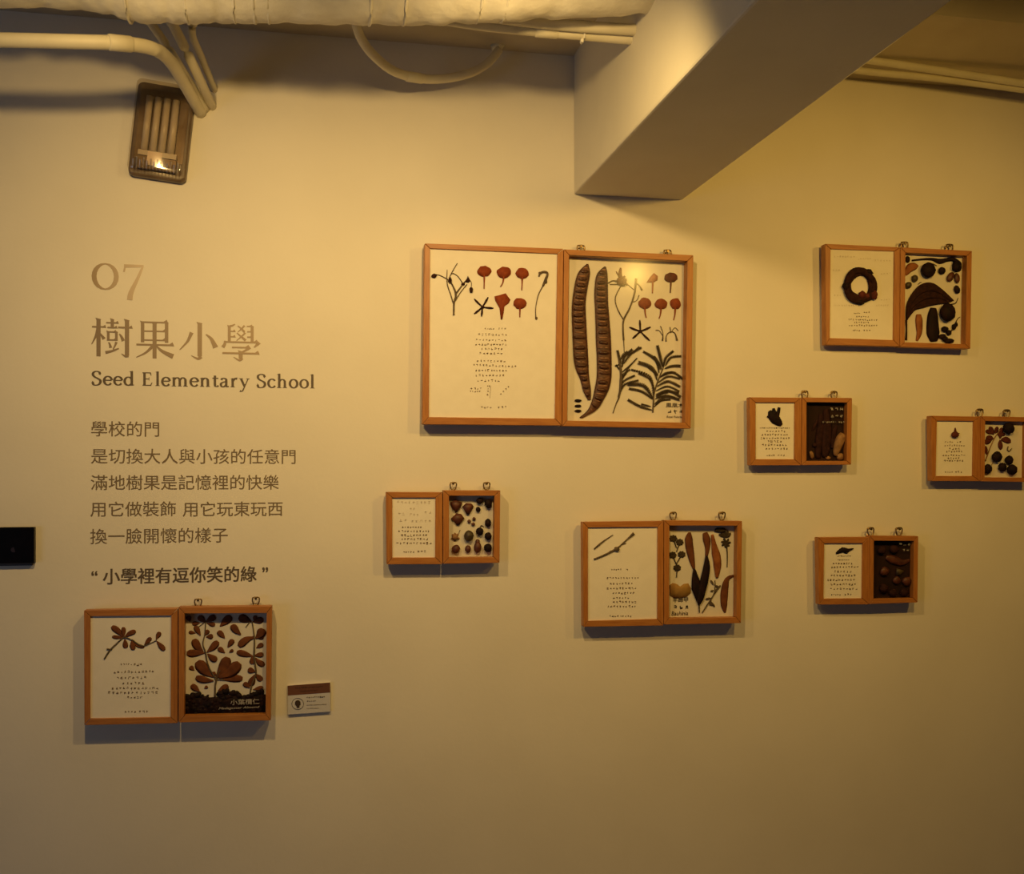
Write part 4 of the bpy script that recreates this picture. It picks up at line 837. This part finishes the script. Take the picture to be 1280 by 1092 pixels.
# ---- G: lower right dark case
G_, dl, dr = make_case('small dark-backed case lowest on the right with dim seeds',
    [(1022.6, 671.4), (1086.8, 671), (1086.8, 755.2), (1023.8, 755.4)], [(1030.4, 678.9), (1078.6, 678.8), (1077.8, 747.6), (1029.4, 748)],
    [(1087.4, 669.4), (1147.9, 669.9), (1147, 752.8), (1087.3, 754.7)], [(1092.4, 675.6), (1142.6, 675.8), (1141.8, 747.4), (1092, 748.4)], .026,
    [(1088.2, 663.9, 1), (1123.7, 663.9, 1)], dark=True)
v = View(1005, 650, 8, dl)
obj('seed_husk', *merge([stem(v, [(320, 332), (380, 300), (440, 300), (495, 282)], [14, 44, 50, 26, 8], .5), stem(v, [(375, 275), (410, 310), (440, 325)], [22, 40, 14], .5)]), M_SEED, G_, True)
write_rows(v, [(330, 470, 358, 15), (335, 455, 396, 14), (285, 490, 433, 24), (265, 550, 468, 27), (295, 480, 512, 27), (262, 520, 552, 27), (225, 515, 597, 28), (262, 525, 640, 27), (255, 540, 685, 28), (268, 370, 745, 20), (400, 480, 743, 24)], 71, 4.8, M_INK, G_, 'text_line')
v = View(1005, 650, 8, dr)
obj('broad_husk', *stem(v, [(820, 370), (900, 400), (985, 425), (1058, 395)], [40, 84, 78, 54, 20], .4), M_SEEDR, G_, True)
parts(v, G_, 'seed', M_SEEDR, [blob(v, 805, 515, 46, 44, 0, .5, 1, .2), blob(v, 1030, 610, 44, 40, 0, .5, 3, .2), blob(v, 925, 600, 36, 40, 0, .5, 4, .2)])
parts(v, G_, 'seed', M_SEEDO, [slab(v, [(925, 480), (1000, 505), (960, 550), (920, 550)], .005)])
parts(v, G_, 'seed', M_BARK, [blob(v, 800, 680, 46, 44, 0, .6, 5, .15), blob(v, 890, 730, 40, 34, 0, .6, 6, .15), blob(v, 1000, 720, 42, 36, 0, .6, 7, .15), blob(v, 780, 300, 40, 40, 0, .6, 8, .15), blob(v, 900, 290, 44, 40, 0, .6, 9, .15)])
obj('handwriting', *scribble(v, [(945, 1070, 240, 44), (975, 1060, 300, 34)], 73, 6, .012), M_WHITEINK, G_)

# ---- H: lower left case
H_, dl, dr = make_case('lower left case beside the plaque, brown leaves rising from dark soil',
    [(104.9, 762.7), (222.2, 760.4), (222, 903.6), (105.4, 906.1)], [(112.8, 770), (214, 769.1), (213.2, 896.2), (112.6, 898)],
    [(223.2, 758.6), (340, 757.4), (338.4, 900.2), (223.2, 902.8)], [(230.6, 766.6), (333.3, 766), (332, 892.6), (230.3, 894.6)], .034,
    [(247.6, 752.8, 1.1), (319.8, 750.6, 1.1)])
v = View(90, 740, 5.75, dl)
parts(v, H_, 'pressed_leaf', M_LEAF, [leafshape(v, x0, y0, x1, y1, w, b, .05, .0010 + .0004 * (i % 3), (.15, .4, .8, 1, .95, .4)) for i, (x0, y0, x1, y1, w, b) in enumerate(
    [(370, 325, 285, 245, 48, .05), (370, 325, 370, 250, 34, 0), (375, 325, 458, 278, 40, -.05), (370, 328, 288, 320, 30, 0), (380, 335, 385, 402, 40, 0), (430, 340, 440, 415, 40, 0), (520, 380, 568, 325, 34, 0), (605, 340, 632, 285, 36, 0), (608, 350, 665, 418, 40, 0), (430, 350, 520, 395, 30, .1), (440, 360, 420, 395, 24, 0), (520, 375, 560, 350, 20, 0)])])
obj('pressed_twig', *merge([stem(v, [(232, 480), (270, 420), (320, 370), (375, 325), (430, 345)], [11, 13, 11, 10, 8]), stem(v, [(250, 408), (290, 412)], [14, 8]), stem(v, [(430, 340), (500, 385), (560, 368), (608, 345)], [10, 9, 7, 7])]), M_TWIG, H_, True)
write_rows(v, [(345, 435, 517, 16), (440, 505, 518, 24), (295, 595, 577, 24, -.03), (315, 540, 617, 25, -.03), (355, 525, 655, 25, -.02), (280, 625, 690, 25), (255, 620, 722, 26), (390, 510, 755, 22), (372, 465, 858, 20), (475, 552, 856, 26)], 81, 3.8, M_INK, H_, 'text_line')
v = View(215, 735, 5.75, dr)
LV = [(225, 460, 158, 365, 62, -.1), (235, 465, 105, 468, 58, 0), (250, 460, 330, 380, 54, .05), (255, 470, 322, 520, 50, .05), (300, 640, 180, 525, 88, -.05), (315, 650, 400, 495, 84, .06), (335, 645, 485, 535, 92, .08), (300, 665, 170, 640, 54, -.05), (355, 658, 508, 650, 58, -.03),
      (245, 350, 295, 345, 40, 0), (235, 340, 262, 300, 36, 0), (205, 340, 165, 270, 40, 0), (170, 322, 120, 315, 28, 0), (380, 360, 330, 308, 44, 0), (400, 425, 440, 368, 42, 0), (495, 335, 430, 262, 54, -.05), (345, 275, 425, 200, 62, 0), (380, 465, 332, 428, 40, 0), (410, 462, 440, 442, 26, 0),
      (200, 745, 138, 695, 46, 0), (330, 738, 405, 700, 48, 0), (160, 590, 128, 562, 36, 0), (232, 720, 256, 705, 26, 0), (310, 600, 296, 620, 40, 0), (585, 490, 465, 458, 50, 0), (590, 485, 658, 475, 40, 0), (575, 490, 580, 545, 44, 0), (600, 600, 545, 585, 44, 0), (600, 500, 665, 555, 46, .1),
      (600, 615, 645, 665, 44, 0), (595, 620, 560, 700, 52, 0), (560, 715, 515, 680, 40, 0), (580, 730, 655, 712, 34, 0), (595, 350, 480, 420, 58, .1), (590, 360, 575, 350, 50, 0), (600, 360, 655, 290, 70, .1), (605, 430, 655, 400, 38, 0), (600, 350, 660, 340, 56, 0),
      (240, 245, 190, 200, 46, 0), (245, 240, 310, 200, 50, 0), (250, 250, 310, 265, 36, 0), (570, 240, 480, 205, 62, 0), (580, 240, 655, 225, 50, 0), (590, 240, 600, 195, 30, 0), (130, 240, 115, 200, 40, 0), (200, 250, 145, 255, 34, 0)]
parts(v, H_, 'pressed_leaf', M_LEAF, [leafshape(v, x0, y0, x1, y1, w, b, .05, .0010 + .0004 * (i % 4), (.12, .4, .8, 1, .95, .4)) for i, (x0, y0, x1, y1, w, b) in enumerate(LV)])
obj('branch', *merge([stem(v, [(308, 780), (310, 700), (315, 655), (275, 590), (250, 520), (240, 460), (222, 400), (235, 330), (242, 235)], [14, 12, 14, 11, 11, 12, 9, 7, 7]), stem(v, [(315, 655), (345, 590)], [11, 8]), stem(v, [(315, 655), (380, 660)], [9, 6])]), M_TWIG, H_, True)
obj('branch', *merge([stem(v, [(560, 760), (575, 690), (603, 610), (590, 500), (592, 360), (575, 240)], [9, 11, 12, 14, 10, 8]), stem(v, [(560, 240), (530, 280)], [8, 6]), stem(v, [(240, 240), (160, 300)], [6, 4])]), M_TWIG, H_, True)
rn = random.Random(77); sl = []
for k in range(210):
    x = rn.uniform(100, 652); top = 765 + 14 * math.sin(x / 37) + (12 if x < 330 else 0) - (12 if 330 < x < 470 else 0) - max(0, (x - 590) * .35); y = rn.uniform(top, 905) if k > 60 else top + rn.uniform(-4, 14)
    sl.append(blob(v, x, y, rn.uniform(14, 26), rn.uniform(12, 22), rn.uniform(0, 90), .5, k, .2, 7, 4))
so = obj('soil_crumbs', *merge(sl + [slab(v, [(92, 790), (250, 785), (400, 775), (600, 770), (672, 760), (670, 912), (92, 918)], .004)]), M_SEED, H_, True); so['kind'] = 'stuff'
obj('handwriting', *merge([fit_text('小葉欖仁', v.px(420, 0)[0], v.px(628, 0)[0], v.px(0, 800)[1], v.px(0, 840)[1], d=dr + .011, th=.0004, bold=.0, res=2),
    fit_text('Madagascar Almond', v.px(335, 0)[0], v.px(630, 0)[0], v.px(0, 856)[1], v.px(0, 876)[1], d=dr + .011, th=.0005, bold=.0, res=2, shear=.3)]), M_WHITEINK, H_)

bpy.context.view_layer.update()
